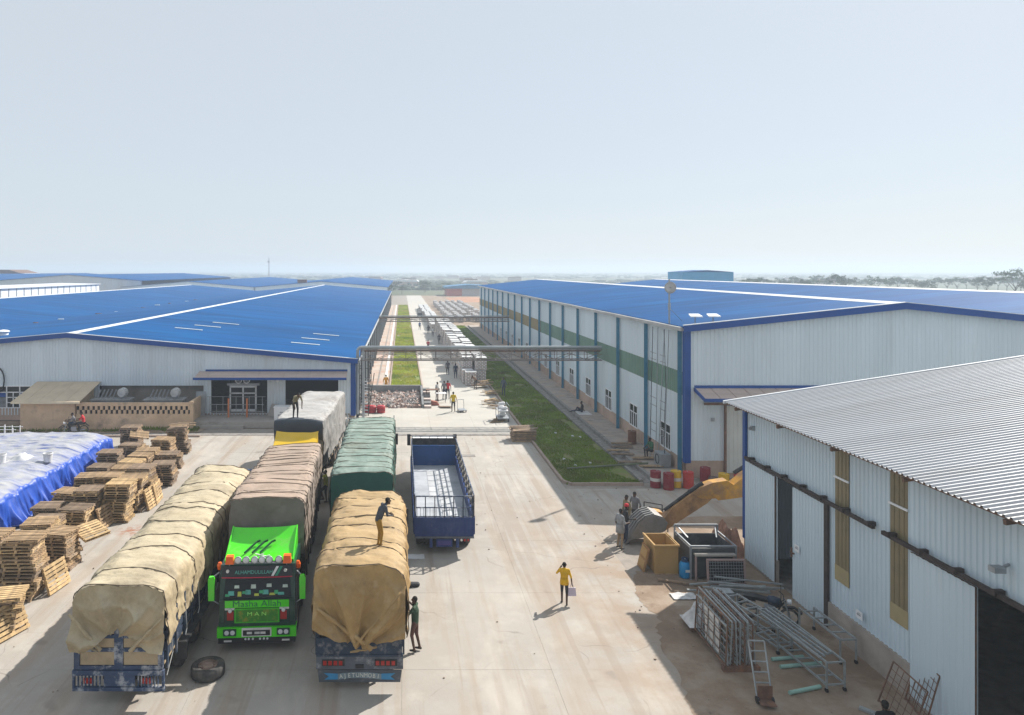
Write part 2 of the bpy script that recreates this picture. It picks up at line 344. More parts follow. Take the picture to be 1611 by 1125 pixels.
def clad(par, axis, pos, u0, u1, zb, zt, holes=(), mat=None, pitch=.25, d=.03, sheet=1.0, sign=-1, name='wall_sheet'):
    mat = mat or m_wall; ns = max(1, round((u1-u0)/sheet)); sw = (u1-u0)/ns; nr = max(1, round(sw/pitch)); p = sw/nr
    ztf = zt if callable(zt) else (lambda u: zt); zbf = zb if callable(zb) else (lambda u: zb)
    for s in range(ns):
        b = B(); a = u0+s*sw; prof = []
        for r in range(nr):
            q = a+r*p; prof += [(q,0),(q+.5*p,0),(q+.62*p,d),(q+.88*p,d)]
        prof.append((a+sw-.002, 0))
        for (ua, da), (ub, db) in zip(prof, prof[1:]):
            um = (ua+ub)/2; iv = [(zbf(um), None)]; cuts = sorted((h[2], h[3]) for h in holes if h[0] < um < h[1])
            z = zbf(um); segs = []
            for c0, c1 in cuts:
                if c0 > z: segs.append((z, c0, False))
                z = max(z, c1)
            segs.append((z, None, True))
            for z0, z1, top in segs:
                za, zc = (ztf(ua), ztf(ub)) if top else (z1, z1)
                if min(za, zc) <= z0+.001: continue
                if axis == 'x': b.add([(ua,pos+sign*da,z0),(ub,pos+sign*db,z0),(ub,pos+sign*db,zc),(ua,pos+sign*da,za)], [(0,1,2,3)])
                else: b.add([(pos+sign*da,ua,z0),(pos+sign*db,ub,z0),(pos+sign*db,ub,zc),(pos+sign*da,ua,za)], [(0,1,2,3)])
        if b.f: b.obj(name, mat, par, recalc=False)
def hall(name, label, ridges, hw, ze, zr, y0, y1, front=True, holes=(), cap=m_cap, roofm=None, group=None, zbase=0, trim=True, capw=.45, ol=.35):
    t = thing(name, label, 'warehouse', (0,0,0), 0, group); roofm = roofm or m_blue
    xl, xr = ridges[0]-hw, ridges[-1]+hw
    def zt(x):
        r = min(ridges, key=lambda q: abs(q-x)); return zr-(zr-ze)*abs(x-r)/hw
    for r in ridges:
        for s in (-1, 1):
            xe = r+s*hw; o = .3 if (s < 0 and r == ridges[0]) or (s > 0 and r == ridges[-1]) else 0
            xo = xe+s*o; zo = zt(xe)-(zr-ze)/hw*o
            q = [(r,zr),(xo,zo),(xo,zo+.1),(r,zr+.1)]
            B().prism(q, y0-ol, y1+.3).obj('roof_slope', roofm, t)
            if trim:
                B().prism([(r,zr-.22),(xo,zo-.22),(xo,zo+.15),(r,zr+.15)], y0-ol-.05, y0-ol-.003).obj('rake_trim', m_fasc, t)
                B().prism([(r,zr+.155),(xo,zo+.155),(xo,zo+.19),(r,zr+.19)], y0-ol-.05, y0-ol+.12).obj('rake_flashing', cap, t)
        if cap: B().prism([(r-capw,zr+.115-capw*(zr-ze)/hw),(r,zr+.17),(r+capw,zr+.115-capw*(zr-ze)/hw),(r+capw,zr+.03-capw*(zr-ze)/hw),(r-capw,zr+.03-capw*(zr-ze)/hw)], y0-ol+.13, y1+.3).obj('ridge_cap', cap, t)
    if front: clad(t, 'x', y0, xl, xr, zbase, lambda x: zt(x)-.02, holes)
    else:
        b = B()
        for r in ridges: b.add([(r-hw,y0,0),(r+hw,y0,0),(r+hw,y0,ze),(r,y0,zr),(r-hw,y0,ze)], [(0,1,2,3,4)])
        b.obj('wall', m_wall, t)
    b = B()
    for r in ridges: b.add([(r-hw,y1,0),(r+hw,y1,0),(r+hw,y1,ze),(r,y1,zr),(r-hw,y1,ze)], [(0,1,2,3,4)])
    b.obj('back_wall', m_wall, t)
    return t, zt
# ---------- left hall
LX = -3.8
holesA = [(-15.2,-10.75,.55,3.35),(-9.3,-5.1,.55,3.25),(-33.5,-28.7,.95,2.75),(-24.2,-15.9,0,2.75)]
hallA, ztA = hall('warehouse', 'long low blue roofed warehouse on the left with a canopy over two dark doors', [-72.5,-26.7], 22.9, 4.8, 6.84, 56, 240, holes=holesA, zbase=.4)
clad(hallA, 'y', LX, 56, 240, .3, 4.75, [], sign=1, sheet=6, pitch=.5)
B().box(-95.4,56,0,-95.3,240,4.8).obj('side_wall', m_wall, hallA)
B().box(-95.3,56.02,-.04,LX-.02,239.9,.5).obj('floor_slab', m_drain, hallA)
B().box(LX-.28,55.9,.35,LX+.06,55.97,4.55).box(LX+.05,55.9,.35,LX+.1,56.3,4.55).obj('corner_trim', m_fasc, hallA)
B().box(-95,55.98,0,-24.2,56.12,.95).box(-15.9,55.98,0,LX,56.12,.52).obj('plinth', m_plinth, hallA)
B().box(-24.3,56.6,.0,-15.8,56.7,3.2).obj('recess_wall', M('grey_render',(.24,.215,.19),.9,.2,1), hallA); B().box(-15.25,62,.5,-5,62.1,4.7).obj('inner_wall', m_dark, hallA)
# gutter pipe, wall studs along the road side
B().cyl((LX+.32,56,4.62),(LX+.32,240,4.62),.11).obj('gutter', m_steel, hallA)
me = B().box(-.07,-.07,0,.07,.07,4.6).mesh('stud', m_steel)
me2 = B().box(-.09,-.06,0,.12,.06,4.6).mesh('stud', M('stud_dark',(.06,.07,.08),.6))
for k in range(62): link('stud', me if k % 2 else me2, hallA, (LX+.18, 57+k*3, 0))
for x0, y0 in ((-20.6,62),(-19.7,60.2),(-18.8,58.7)): pass
m_sky = M('skylight_sheet', (.62,.66,.66), .5, .1, 2)
def skyl(x, y, L):
    z0 = 6.84-2.04*abs(x+26.7)/22.9+.12; z1 = 6.84-2.04*abs(x+L+26.7)/22.9+.12
    B().hexa([(x,y,z0),(x+L,y,z1),(x+L,y+.28,z1),(x,y+.28,z0),(x,y,z0+.03),(x+L,y,z1+.03),(x+L,y+.28,z1+.03),(x,y+.28,z0+.03)]).obj('skylight_strip', m_sky, hallA)
for x, y, L in ((-21.6,66.5,2.6),(-20.9,70.5,2.6),(-20.3,75,2.8),(-10.0,63,2.6),(-9.7,67.5,2.7),(-9.2,72.5,2.7)): skyl(x, y, L)
# roof fan on the left slope
rf = thing('roof_fan', 'round pale roof ventilator at the left edge of the blue roof', 'ventilator', (-35.9,63,5.98))
B().lathe([(0,.0),(.42,.0),(.42,.45),(0,.45)], n=14).obj('drum', m_white, rf); B().lathe([(.5,.42),(.55,.5),(.4,.6),(0,.66)], n=14).obj('hood', m_white, rf)
for k in range(9): tag(B().box(0,0,0,.5+.2*(k%3),.4,.12).obj('roof_scrap', m_sky if k % 2 else m_rust, None, loc=(-48.4+random.uniform(-.8,.8), 92+k*9+random.uniform(-3,3), 4.99)), 'small scrap lying in the valley of the left blue roof', 'scrap', 'scraps in the roof valley')
# canopy over the doors
cp = thing('canopy', 'brown sheet canopy with dark blue edges over the left warehouse doors', 'canopy', (-10.1,56,0))
m_can = M('brown_sheet', (.50,.39,.34), .6, .15, 1, stretch=(.4,3,1))
for k in range(12): B().hexa([(-6.1+k*.99,-1.55,3.55),(-5.13+k*.99,-1.55,3.55),(-5.13+k*.99,-.06,3.85),(-6.1+k*.99,-.06,3.85),(-6.1+k*.99,-1.55,3.6),(-5.13+k*.99,-1.55,3.6),(-5.13+k*.99,-.06,3.9),(-6.1+k*.99,-.06,3.9)]).obj('canopy_sheet', m_can, cp)
B().box(-6.15,-1.62,3.44,5.8,-1.553,3.63).obj('front_trim', m_fasc, cp); B().box(-5.6,-.055,3.78,5.75,-.035,4.05).obj('back_trim', m_fasc, cp)
# dock platform
m_dock = M('dock_concrete', (.36,.33,.30), .9, .2, 1, world=True, dirt=((.2,.18,.16), 1, .5, .7, .7))
tag(B().box(-16.5,53.2,-.02,-4.2,55.88,.45).box(-16.6,52.9,-.02,-12,53.2,.2).obj('loading_dock', m_dock), 'low concrete loading dock in front of the left warehouse doors', 'loading dock')
# white framed glass door inside left opening
d = thing('glass_door', 'white framed double glass door set in the left dark opening', 'door', (-12.9,56.9,.5))
B().box(-1.1,-.05,0,-.98,.05,2.0).box(.98,-.05,0,1.1,.05,2.0).box(-1.1,-.05,1.95,1.1,.05,2.1).box(-.06,-.05,0,.06,.05,1.95).box(-1.1,-.05,1.45,1.1,.05,1.54).box(-1.1,-.05,0,1.1,.05,.2).obj('frame', m_white, d)
for x in (-1,.05):
    B().box(x,-.02,.2,x+.95,.02,1.45).obj('pane', m_glass, d); B().box(x,-.02,1.54,x+.95,.02,1.95).obj('pane', m_glass, d)
B().box(-1.3,-.1,2.12,1.35,.3,2.3).obj('lintel_shelf', m_steel, d)
for x in (-.35,.3):
    f = thing('wall_fan', 'round pale exhaust fan above the white glass door, '+('left' if x < 0 else 'right')+' one of two', 'fan', (-12.9+x,56.8,3.05))
    B().lathe([(.2,-.1),(.27,-.1),(.27,.1),(.2,.1),(.2,-.1)], axis='y', n=18).obj('ring', m_white, f)
    b = B()
    for k in range(4): a = k*PI/2+.4; b.bar((0,0,0),(math.cos(a)*.19,0,math.sin(a)*.19),.02,.09)
    b.obj('blade', m_steel, f)
# rail fence and bollards on the dock
fr = thing('dock_railing', 'thin grey rail fence on the dock before the white glass door', 'railing', (-15.2,55.4,.45))
b = B()
for k in range(9): b.bar((k*.52,0,0),(k*.52,0,.95 if k % 2 else 1.5),.035)
b.obj('upright', m_steel, fr); B().bar((0,0,.9),(4.3,0,.9),.04).bar((0,0,.35),(4.3,0,.35),.03).bar((-.2,0,1.52),(4.4,0,1.52),.03).obj('rail', m_steel, fr)
m_orange = M('orange_paint', (.55,.17,.06), .6, .2, 3)
for x, s in ((-13.6,'left'),(-12.15,'right')): tag(B().cyl((0,0,0),(0,0,1.45),.07,n=10).cyl((0,0,1.4),(0,0,1.47),.085,n=10).obj('bollard_post', m_orange, None, loc=(x,54.9,.45)), 'thin orange post in front of the white glass door, %s one' % s, 'post', 'orange posts')
def lean_panel(name, label, cat, x, y, z, wd, h, tilt, mat, rz=0, par=None):
    o = B().box(-wd/2,-.03,0,wd/2,.03,h).obj(name, mat, par, loc=(x,y,z)); o.rotation_euler = (tilt, 0, rz)
    return tag(o, label, cat)
lean_panel('metal_sheet', 'grey metal sheet propped upright left of the dock railing', 'sheet', -16.0,55.5,.45,.75,1.9,R(-6), m_steel)
lean_panel('concrete_slab', 'grey slab leaning at the right end of the dock railing', 'slab', -10.3,55.2,.45,.9,1.0,R(-28), m_dock, R(-40))
tag(B().prism([(-.5,0),(.5,0),(.1,.95),(-.1,.95)], -.2,.2).obj('block_heap', m_dock, None, loc=(-16.9,53.9,0)), 'grey wedge of concrete standing beside the rendered block wall', 'block')
bx = thing('white_crate', 'white boxed machine with dark slots on the dock by the yellow cab', 'crate', (-9.1,54.3,.45))
B().box(-.75,-.4,0,.75,.4,.95).obj('case', m_white, bx); B().box(-.45,-.42,.3,.1,-.402,.42).box(-.3,-.42,.55,.3,-.402,.62).obj('slot', m_steel, bx); B().box(-.8,-.45,.95,.8,.45,1.0).obj('lid', m_white, bx)
# ladder/ frame lamp
lp = thing('wall_lamp', 'small grey lamp fixed under the left canopy', 'lamp', (-9.95,55.9,3.2)); B().lathe([(.0,-.12),(.13,-.12),(.09,.1),(0,.12)], n=12).obj('shade', m_white, lp); B().bar((0,0,.1),(0,.1,.2),.03).obj('bracket', m_steel, lp)
# window group on the left gable
wn = thing('louvre_window', 'white framed louvre window with blue strip on the left warehouse front', 'window', (-31.1,55.98,.95))
b = B().box(-2.4,-.05,0,2.4,.02,.07).box(-2.4,-.05,1.73,2.4,.02,1.8).box(-2.4,-.05,1.24,2.4,.02,1.31)
for x in (-2.4,-1.5,-.55,.5,1.45,2.33): b.box(x,-.05,1.31 if abs(x+.02) > .6 else 0,x+.07,.02,1.73)
b.box(-.55,-.06,0,-.46,.02,1.24).box(.5,-.06,0,.59,.02,1.24).box(-.46,-.05,.42,.5,.0,.48).box(-.46,-.05,.84,.5,.0,.9).box(-.02,-.05,.07,.05,.0,1.24).obj('frame', m_white, wn)
B().box(-2.4,.03,.0,2.4,.05,1.8).obj('pane', m_glass, wn); B().box(-2.35,-.02,.9,-.56,.02,1.22).box(.6,-.02,.9,2.35,.02,1.22).obj('blue_panel', m_fasc, wn)
for x0, x1 in ((-2.35,-.57),(.61,2.35)):
    for k in range(8): B().hexa([(x0,-.05,.08+k*.1),(x1,-.05,.08+k*.1),(x1,.0,.12+k*.1),(x0,.0,.12+k*.1),(x0,-.05,.1+k*.1),(x1,-.05,.1+k*.1),(x1,.0,.14+k*.1),(x0,.0,.14+k*.1)]).obj('louvre', m_steel, wn)
# rendered outbuilding
ob = thing('outbuilding', 'small rendered outbuilding with a tan lean-to roof beside the block wall', 'outbuilding', (-26.6,52.6,0))
B().hexa([(-2.1,0,0),(2.0,0,0),(2.0,3.3,0),(-2.1,3.3,0),(-2.1,0,2.15),(2.0,0,2.15),(2.0,3.3,2.95),(-2.1,3.3,2.95)]).obj('wall', m_render, ob)
for k in range(5): B().hexa([(-2.55+k*1.02,-.45,2.1),(-1.55+k*1.02,-.45,2.1),(-1.55+k*1.02,3.3,3.02),(-2.55+k*1.02,3.3,3.02),(-2.55+k*1.02,-.45,2.17),(-1.55+k*1.02,-.45,2.17),(-1.55+k*1.02,3.3,3.09),(-2.55+k*1.02,3.3,3.09)]).obj('roof_sheet', M('tan_sheet',(.56,.45,.32),.7,.12,1), ob)
B().box(-2.56,-.5,2.03,2.56,-.453,2.16).obj('eave_board', M('cream_board',(.6,.52,.38),.7), ob)
# perforated block wall
pw = thing('block_wall', 'rendered yard wall with rows of perforated blocks along its top', 'wall', (-24.55,52.7,0))
B().box(0,0,0,8.6,.2,1.15).box(0,0,1.75,8.6,.2,2.0).box(8.4,.2,0,8.6,3.2,2.0).obj('wall', m_render, pw)
bl = B().box(0,.01,0,.2,.19,.29).mesh('block', m_render)
for r in range(2):
    for k in range(22): link('block', bl, pw, (.05+k*.39+(.19 if r else 0), 0, 1.155+r*.3+.002))
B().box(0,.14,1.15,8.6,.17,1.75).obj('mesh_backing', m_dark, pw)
B().box(8.6,-.05,0,8.85,.25,2.1).obj('pier', m_render, pw)
# blowers behind the wall
for x in (-22.4,-18.3):
    bw = thing('blower', 'grey dust blower with round white motor above the block wall, %s one' % ('left' if x < -20 else 'right'), 'blower', (x,54.3,0), 0, 'blowers behind the block wall')
    B().box(-1.5,-.5,0,1.4,.5,1.95).obj('casing', m_steel, bw); B().lathe([(0,-.35),(.3,-.35),(.36,-.2),(.36,.2),(.2,.35),(0,.38)], c=(.75,0,2.5), axis='y', n=14).obj('motor', M('dusty_white',(.45,.45,.44),.6,.25,3), bw)
    b = B()
    for k in range(5): b.bar((-1.3+k*.3,0,1.95),(-1.0+k*.3,.1,2.7),.1)
    b.obj('duct', M('pale_steel',(.22,.225,.23),.6,.3,4), bw); B().box(-1.6,-.6,1.95,1.5,.6,2.05).obj('top_plate', M('pale_steel2',(.26,.26,.26),.6,.3,3), bw); B().cyl((.75,0,2.0),(.75,0,2.3),.12).obj('neck', m_steel, bw)
# coil hose at far left wall
ts = B(); ts.tube([(math.cos(a)*.55,0,math.sin(a)*1.0) for a in [k*2*PI/16 for k in range(17)]], .05); tag(ts.obj('hose_loop', m_dark, None, loc=(-32.3,55.85,3.2)), 'black hose loop hanging on the left warehouse front', 'hose')

# ---------- far left halls
hall('warehouse', 'blue roofed warehouse behind the long left one, its grey gables in a row', [-75,-28.2], 23.2, 6.0, 8.0, 245, 400, front=False, cap=None, trim=False)
hc, _ = hall('warehouse', 'tall far blue roofed warehouse at the left edge of the skyline', [-172,-119], 26, 8.2, 10.3, 250, 380, front=False, cap=None, trim=False)
cl = thing('clerestory', 'white raised clerestory with dark ribs above the far left roof', 'clerestory', (-96.5,90,0))
B().box(-12,0,4,0,133,7.5).obj('wall', m_white, cl)
me = B().box(0,0,5.2,.08,.35,7.4).mesh('rib', m_steel)
for k in range(38): link('rib', me, cl, (.0,1+k*3.5,0))
B().prism([(-12.3,7.6),(.5,7.505),(.5,7.65),(-12.3,7.9)], -.3, 133.3).obj('roof', m_cap, cl)
gh = thing('far_house', 'small dark roofed building at the far left skyline', 'building', (-190,330,0)); B().box(-12,0,0,12,14,10.5).obj('wall', m_wall, gh); B().prism([(-13,10.5),(11,10.5),(5,12.2),(-13,12.2)], -1, 15).obj('roof', m_rust, gh)
bx = thing('roof_tank', 'dark square tank on the gable of the far left warehouse', 'tank', (-35,246,7.5)); B().box(-1.6,-.7,0,1.6,.7,1.1).obj('shell', m_rust, bx); B().box(-1.7,-.8,1.1,1.7,.8,1.2).obj('lid', m_rust, bx)
mast = thing('radio_mast', 'thin lattice radio mast on the skyline behind the left roofs', 'mast', (-95,500,0))
b = B()
for i in range(3):
    a = i*2*PI/3; b.bar((math.cos(a)*.6,math.sin(a)*.6,0),(math.cos(a)*.15,math.sin(a)*.15,21),.16)
b.obj('leg', m_steel, mast); b = B()
for k in range(20):
    r = .6-.45*k/20; z = k*1.05; r2 = .6-.45*(k+1)/20
    for i in range(3): a = i*2*PI/3; c = a+2*PI/3; b.bar((math.cos(a)*r,math.sin(a)*r,z),(math.cos(c)*r2,math.sin(c)*r2,z+1.05),.08)
b.obj('lattice', m_steel, mast); B().lathe([(0,-.3),(.9,-.3),(.9,.3),(0,.3)], c=(0,-.5,18), axis='y', n=12).obj('dish', m_white, mast)

# ---------- right hall
RX = 16.4; RY = 40.3
holesE = [(21.2,24.2,.8,4.5)]
hallE, ztE = hall('warehouse', 'tall white warehouse on the right with blue roof and green band', [28.8,53.6], 12.4, 8.7, 9.99, RY, 147, holes=(), zbase=1.0, capw=.5)
B().box(RX,RY-.03,0,66,RY+.1,1.02).obj('plinth', m_plinth, hallE)
B().box(RX-.06,RY-.12,.9,RX+.22,RY-.05,8.5).box(RX-.12,RY-.12,.9,RX-.065,RY+.25,8.5).obj('corner_trim', m_fasc, hallE)
B().box(66,RY,0,66.1,147,8.7).obj('side_wall', m_wall, hallE)
m_post = M('teal_post', (.045,.20,.32), .5, .2, 1.5, dirt=((.2,.25,.28), 2, .55, .75, .5))
m_green = M('green_sheet', (.14,.24,.185), .55, .1, 1, rand=.08); m_ochre = M('ochre_sheet', (.30,.235,.12), .55, .1, 1, rand=.1)
yb = [RY+.1+6*k for k in range(18)]+[147]
for k in range(18):
    a, c = yb[k], yb[k+1]; n = 1 if k > 6 else 3; sh = (c-a)/n; wy = (a+c)/2
    hole = [(wy-.85,wy+.85,.95,2.55)]
    clad(hallE, 'y', RX, a+.01, c, 1.0, 4.7, hole, sheet=sh, pitch=.34)
    clad(hallE, 'y', RX-.01, a+.01, c, 4.7, 6.05, (), sheet=sh, pitch=.34, mat=m_green if a < 78 else m_ochre, name='band_sheet')
    clad(hallE, 'y', RX, a+.01, c, 6.05, 8.62, (), sheet=sh, pitch=.34)
    wn = B().box(RX-.05,wy-.85,.95,RX+.03,wy-.78,2.55).box(RX-.05,wy+.78,.95,RX+.03,wy+.85,2.55).box(RX-.05,wy-.78,.95,RX+.03,wy+.78,1.02).box(RX-.05,wy-.78,2.48,RX+.03,wy+.78,2.55).box(RX-.04,wy-.04,1.02,RX+.03,wy+.04,2.48).box(RX-.04,wy-.78,1.95,RX+.03,wy+.78,2.0).box(RX-.04,wy-.44,1.02,RX+.03,wy-.4,1.95).box(RX-.04,wy+.4,1.02,RX+.03,wy+.44,1.95).obj('window', m_white, hallE)
    for q in (-1,1): B().box(RX+.0,wy+min(0,q*.78),1.02,RX+.02,wy+max(0,q*.78),2.48).obj('pane', m_glass, wn)
B().box(RX-.02,RY+.3,0,RX+.1,147,1.0).obj('plinth', m_plinth, hallE)
me = B().box(-.1,-.08,0,.1,-.06,8.55).box(-.1,.06,0,.1,.08,8.55).box(-.015,-.06,0,.015,.06,8.55).mesh('post', m_post)
for k in range(18): link('post', me, hallE, (RX-.2, yb[k]+.35*(k == 0), .02))
b = B(); n = 54
for k in range(n):
    y0 = RY-.2+(147-RY)*k/n; y1 = RY-.2+(147-RY)*(k+1)/n; s0 = .08*math.sin(y0*.22)*nz(y0*.1,1); s1 = .08*math.sin(y1*.22)*nz(y1*.1,1)
    b.hexa([(RX-.42,y0,8.5+s0),(RX-.05,y0,8.5+s0),(RX-.05,y1,8.5+s1),(RX-.42,y1,8.5+s1),(RX-.46,y0,8.72+s0),(RX-.05,y0,8.74+s0),(RX-.05,y1,8.74+s1),(RX-.46,y1,8.72+s1)])
b.obj('gutter', M('gutter_grey',(.42,.42,.42),.6,.2,1), hallE)
# canopy and sliding door on its gable
cp = thing('canopy', 'brown sheet canopy with blue edges on the right warehouse gable', 'canopy', (16.85,RY,0))
for k in range(9): B().hexa([(k*.93+.02,-1.45,4.78),(k*.93+.91,-1.45,4.78),(k*.93+.91,-.05,5.15),(k*.93+.02,-.05,5.15),(k*.93+.02,-1.45,4.83),(k*.93+.91,-1.45,4.83),(k*.93+.91,-.05,5.2),(k*.93+.02,-.05,5.2)]).obj('canopy_sheet', m_can, cp)
B().box(0,-1.52,4.68,8.4,-1.453,4.86).hexa([(-.05,-1.5,4.68),(.015,-1.5,4.68),(.015,-.06,5.05),(-.05,-.06,5.05),(-.05,-1.5,4.86),(.015,-1.5,4.86),(.015,-.06,5.24),(-.05,-.06,5.24)]).box(0,-.06,5.16,8.4,-.035,5.36).obj('trim', m_fasc, cp)
sd = thing('sliding_door', 'pale sliding door on a brown rail on the right warehouse gable', 'door', (18.65,RY-.1,0))
clad(sd, 'x', -.04, 0, 4.0, .35, 4.2, (), M('cream_cladding',(.52,.53,.50),.6,.1,1,rand=.06)); B().box(-.12,-.1,.3,-.01,.02,4.3).obj('door_edge', m_rust, sd); B().bar((-1.3,-.1,4.32),(4.5,-.1,4.32),.1,.12).obj('rail', m_rust, sd)
tag(B().box(-.1,-.06,-.1,.1,.0,.1).cyl((0,-.06,0),(0,-.16,0),.05).obj('wall_light', m_steel, None, loc=(17.9,RY-.05,3.4)), 'small grey lamp on the right warehouse gable left of the door', 'lamp')
# ---------- far right block
tb = thing('tall_building', 'plain blue box building rising behind the right roofs', 'building', (81,185,0)); B().box(-6.8,0,0,6.8,10,11.5).obj('wall', M('mid_blue_wall',(.06,.34,.62),.6,.1,.3), tb); B().prism([(-6.9,11.5),(6.9,11.5),(0,12.0)], -.1, 10.1).obj('roof', m_blue, tb)
fb = thing('far_shed', 'low red walled shed with blue roof at the far end of the road', 'building', (29,325,0)); B().box(-8,0,0,-1,18,3.4).obj('wall', M('red_wall',(.45,.10,.07),.7), fb); B().box(-.99,0,0,8,18,3.4).obj('wall', M('grey_wall',(.4,.4,.4),.7), fb)
B().prism([(-9,3.41),(9,3.41),(9,5.0),(2,5.3),(-9,4.3)], -1, 19).obj('roof', M('teal_roof',(.02,.17,.34),.5), fb)
# ---------- near shed
m_zinc = M('zinc_roof', (.50,.51,.53), .38, .08, .5, world=True, stretch=(.2,2,1), metal=.25, dirt=((.40,.39,.38), .4, .5, .7, .5))
m_shed = M('shed_cladding', (.55,.645,.71), .5, .06, .5, stretch=(1,1,.15), rand=.04, dirt=((.44,.43,.40), .6, .56, .74, .5))
m_railc = M('dark_rail', (.055,.042,.038), .8, .3, 4)
SX = 14.3; SY = 29.0
shed = thing('shed', 'near pale shed with ribbed grey metal roof at the right', 'shed', (0,0,0))
def zs(x): return 6.43+.151*(x-13.6)
XR = 31
b = B(); p = .2; prof = []
for k in range(int(27/p)):
    y = 2.45+k*p; prof += [(y,0),(y+.1,0),(y+.125,.05),(y+.175,.05)]
prof.append((29.45,0))
for (ya,da),(yc,dc) in zip(prof, prof[1:]): b.add([(13.6,ya,zs(13.6)+da),(XR,ya,zs(XR)+da),(XR,yc,zs(XR)+dc),(13.6,yc,zs(13.6)+dc)], [(0,1,2,3)])
b.obj('roof_sheet', m_zinc, shed, recalc=False)
B().hexa([(13.65,2.5,zs(13.65)-.06),(XR,2.5,zs(XR)-.06),(XR,29.4,zs(XR)-.06),(13.65,29.4,zs(13.65)-.06),(13.65,2.5,zs(13.65)-.01),(XR,2.5,zs(XR)-.01),(XR,29.4,zs(XR)-.01),(13.65,29.4,zs(13.65)-.01)]).obj('roof_deck', m_rust, shed)
B().hexa([(XR,2.5,zs(XR)-.06),(48,2.5,6.3),(48,29.4,6.3),(XR,29.4,zs(XR)-.06),(XR,2.5,zs(XR)+.03),(48,2.5,6.4),(48,29.4,6.4),(XR,29.4,zs(XR)+.03)]).obj('roof_slope', m_zinc, shed)
B().hexa([(13.55,29.4,zs(13.6)-.05),(XR,29.4,zs(XR)-.05),(XR,29.5,zs(XR)-.05),(13.55,29.5,zs(13.6)-.05),(13.55,29.4,zs(13.6)+.075),(XR,29.4,zs(XR)+.075),(XR,29.5,zs(XR)+.075),(13.55,29.5,zs(13.6)+.075)]).obj('rake_flashing', m_cap, shed)
for k in range(9): B().bar((13.62,3+k*3.2,zs(13.62)-.13),(15,3+k*3.2,zs(15)-.13),.08,.12).obj('purlin_end', m_rust, shed)
holesF = [(25.3,26.6,0,4.2),(4,17.3,0,4.2)]
clad(shed, 'y', SX, 3, SY, .95, 6.35, holesF, m_shed, pitch=.2, d=.035, sheet=.98)
clad(shed, 'x', SY, SX, 47, 0, lambda x: zs(min(x,XR))-.12-max(0,x-XR)*.13, (), m_shed, sign=1)
B().box(47,3,0,47.1,SY,6.3).obj('side_wall', m_shed, shed); B().box(SX,2.9,0,47,3,6.3).obj('front_wall', m_shed, shed)
B().box(SX-.1,17.3,0,SX+.06,25.3,.95).box(SX-.1,26.6,0,SX+.06,SY,.95).obj('plinth', M('shed_plinth',(.36,.31,.27),.95,.2,1,dirt=((.22,.19,.17),1.2,.5,.7,.7)), shed)
B().box(SX-.13,SY-.13,.9,SX-.03,SY+.08,6.25).box(SX-.03,SY+.03,.9,SX+.2,SY+.08,6.25).obj('corner_trim', m_fasc, shed)
def leaf(y0, y1, z0=.12, z1=4.15, x=SX-.12, lab=''):
    L = thing('sliding_door', lab, 'door', (0,0,0)); clad(L, 'y', x, y0, y1, z0, z1, (), m_shed, pitch=.2, d=.025, sheet=(y1-y0)/2, name='door_sheet')
    B().box(x+.005,y0,z0,x+.05,y0+.06,z1).box(x+.005,y1-.06,z0,x+.05,y1,z1).box(x+.005,y0+.06,z0,x+.05,y1-.06,z0+.06).box(x+.005,y0+.06,z1-.06,x+.05,y1-.06,z1).obj('door_frame', m_rust, L); return L
leaf(26.6,28.85, lab='ribbed sliding door leaf beside the blue corner of the near shed')
l2 = leaf(23.5,25.35, lab='narrow ribbed sliding door leaf with a bolt, right of the dark doorway'); B().box(SX-.2,25.2,1.75,SX-.15,25.4,1.8).box(SX-.2,25.32,1.6,SX-.15,25.36,1.95).obj('bolt', m_rust, l2)
leaf(17.3,19.5, lab='large ribbed sliding door leaf beside the big dark doorway')
B().box(SX-.12,23.3,.1,SX-.04,23.48,4.25).obj('door_stop', m_railc, shed)
for y0, y1 in ((20.9,28.7),(8,20.5)):
    rl = thing('door_rail', 'rusty overhead door rail on the near shed, %s one' % ('farther' if y0 > 20 else 'nearer'), 'rail', (SX-.2,0,4.3))
    B().box(-.05,y0,-.04,.05,y1,.07).obj('track', m_railc, rl)
    for k in range(int((y1-y0)/1.2)+1): B().box(-.11,y0+.1+k*1.2,.0,.15,y0+.22+k*1.2,.13).obj('bracket', m_railc, rl)
m_trans = M('yellowed_skylight', (.24,.195,.11), .45, .2, 1, dirt=((.16,.13,.08), 1, .45, .65, .8)); m_trans2 = M('yellow_sheet_end', (.38,.31,.17), .5, .15, 1)
for y0, y1 in ((22.3,23.0),(19.7,20.4)):
    st = tag(B().box(SX-.045,y0,2.35,SX-.03,y1,6.25).obj('skylight_strip', m_trans), 'tall yellowed translucent strip in the shed wall, %s one' % ('farther' if y0 > 21 else 'nearer'), 'skylight')
    B().box(SX-.05,y0-.01,1.85,SX-.032,y1+.01,2.35).obj('lower_sheet', m_trans2, st); B().box(SX-.09,y0-.03,5.2,SX-.046,y1+.03,5.26).obj('tie_bar', m_white, st)
    for k in range(3): B().box(SX-.06,y0+.13+k*.2,2.36,SX-.046,y0+.18+k*.2,6.2).obj('rib', m_trans, st)
for y, z, s in ((21.6,1.35,'below the yellow strips'),(25.0,2.05,'on the narrow sliding leaf')): 
    sg = thing('notice_plate', 'small white notice plate %s' % s, 'notice', (SX-.16,y,z)); B().box(-.02,-.15,-.12,0,.15,.12).obj('plate', m_white, sg); B().box(-.025,-.09,-.02,-.021,.09,.02).box(-.025,-.09,.04,-.021,.05,.06).obj('print', m_steel, sg)
tag(B().box(-.22,-.1,-.08,.05,.1,.05).bar((0,0,0),(.2,0,.1),.05).obj('flood_lamp', m_steel, None, loc=(SX-.25,16.4,5.0)), 'grey flood lamp on the near shed wall above the big doorway', 'lamp')
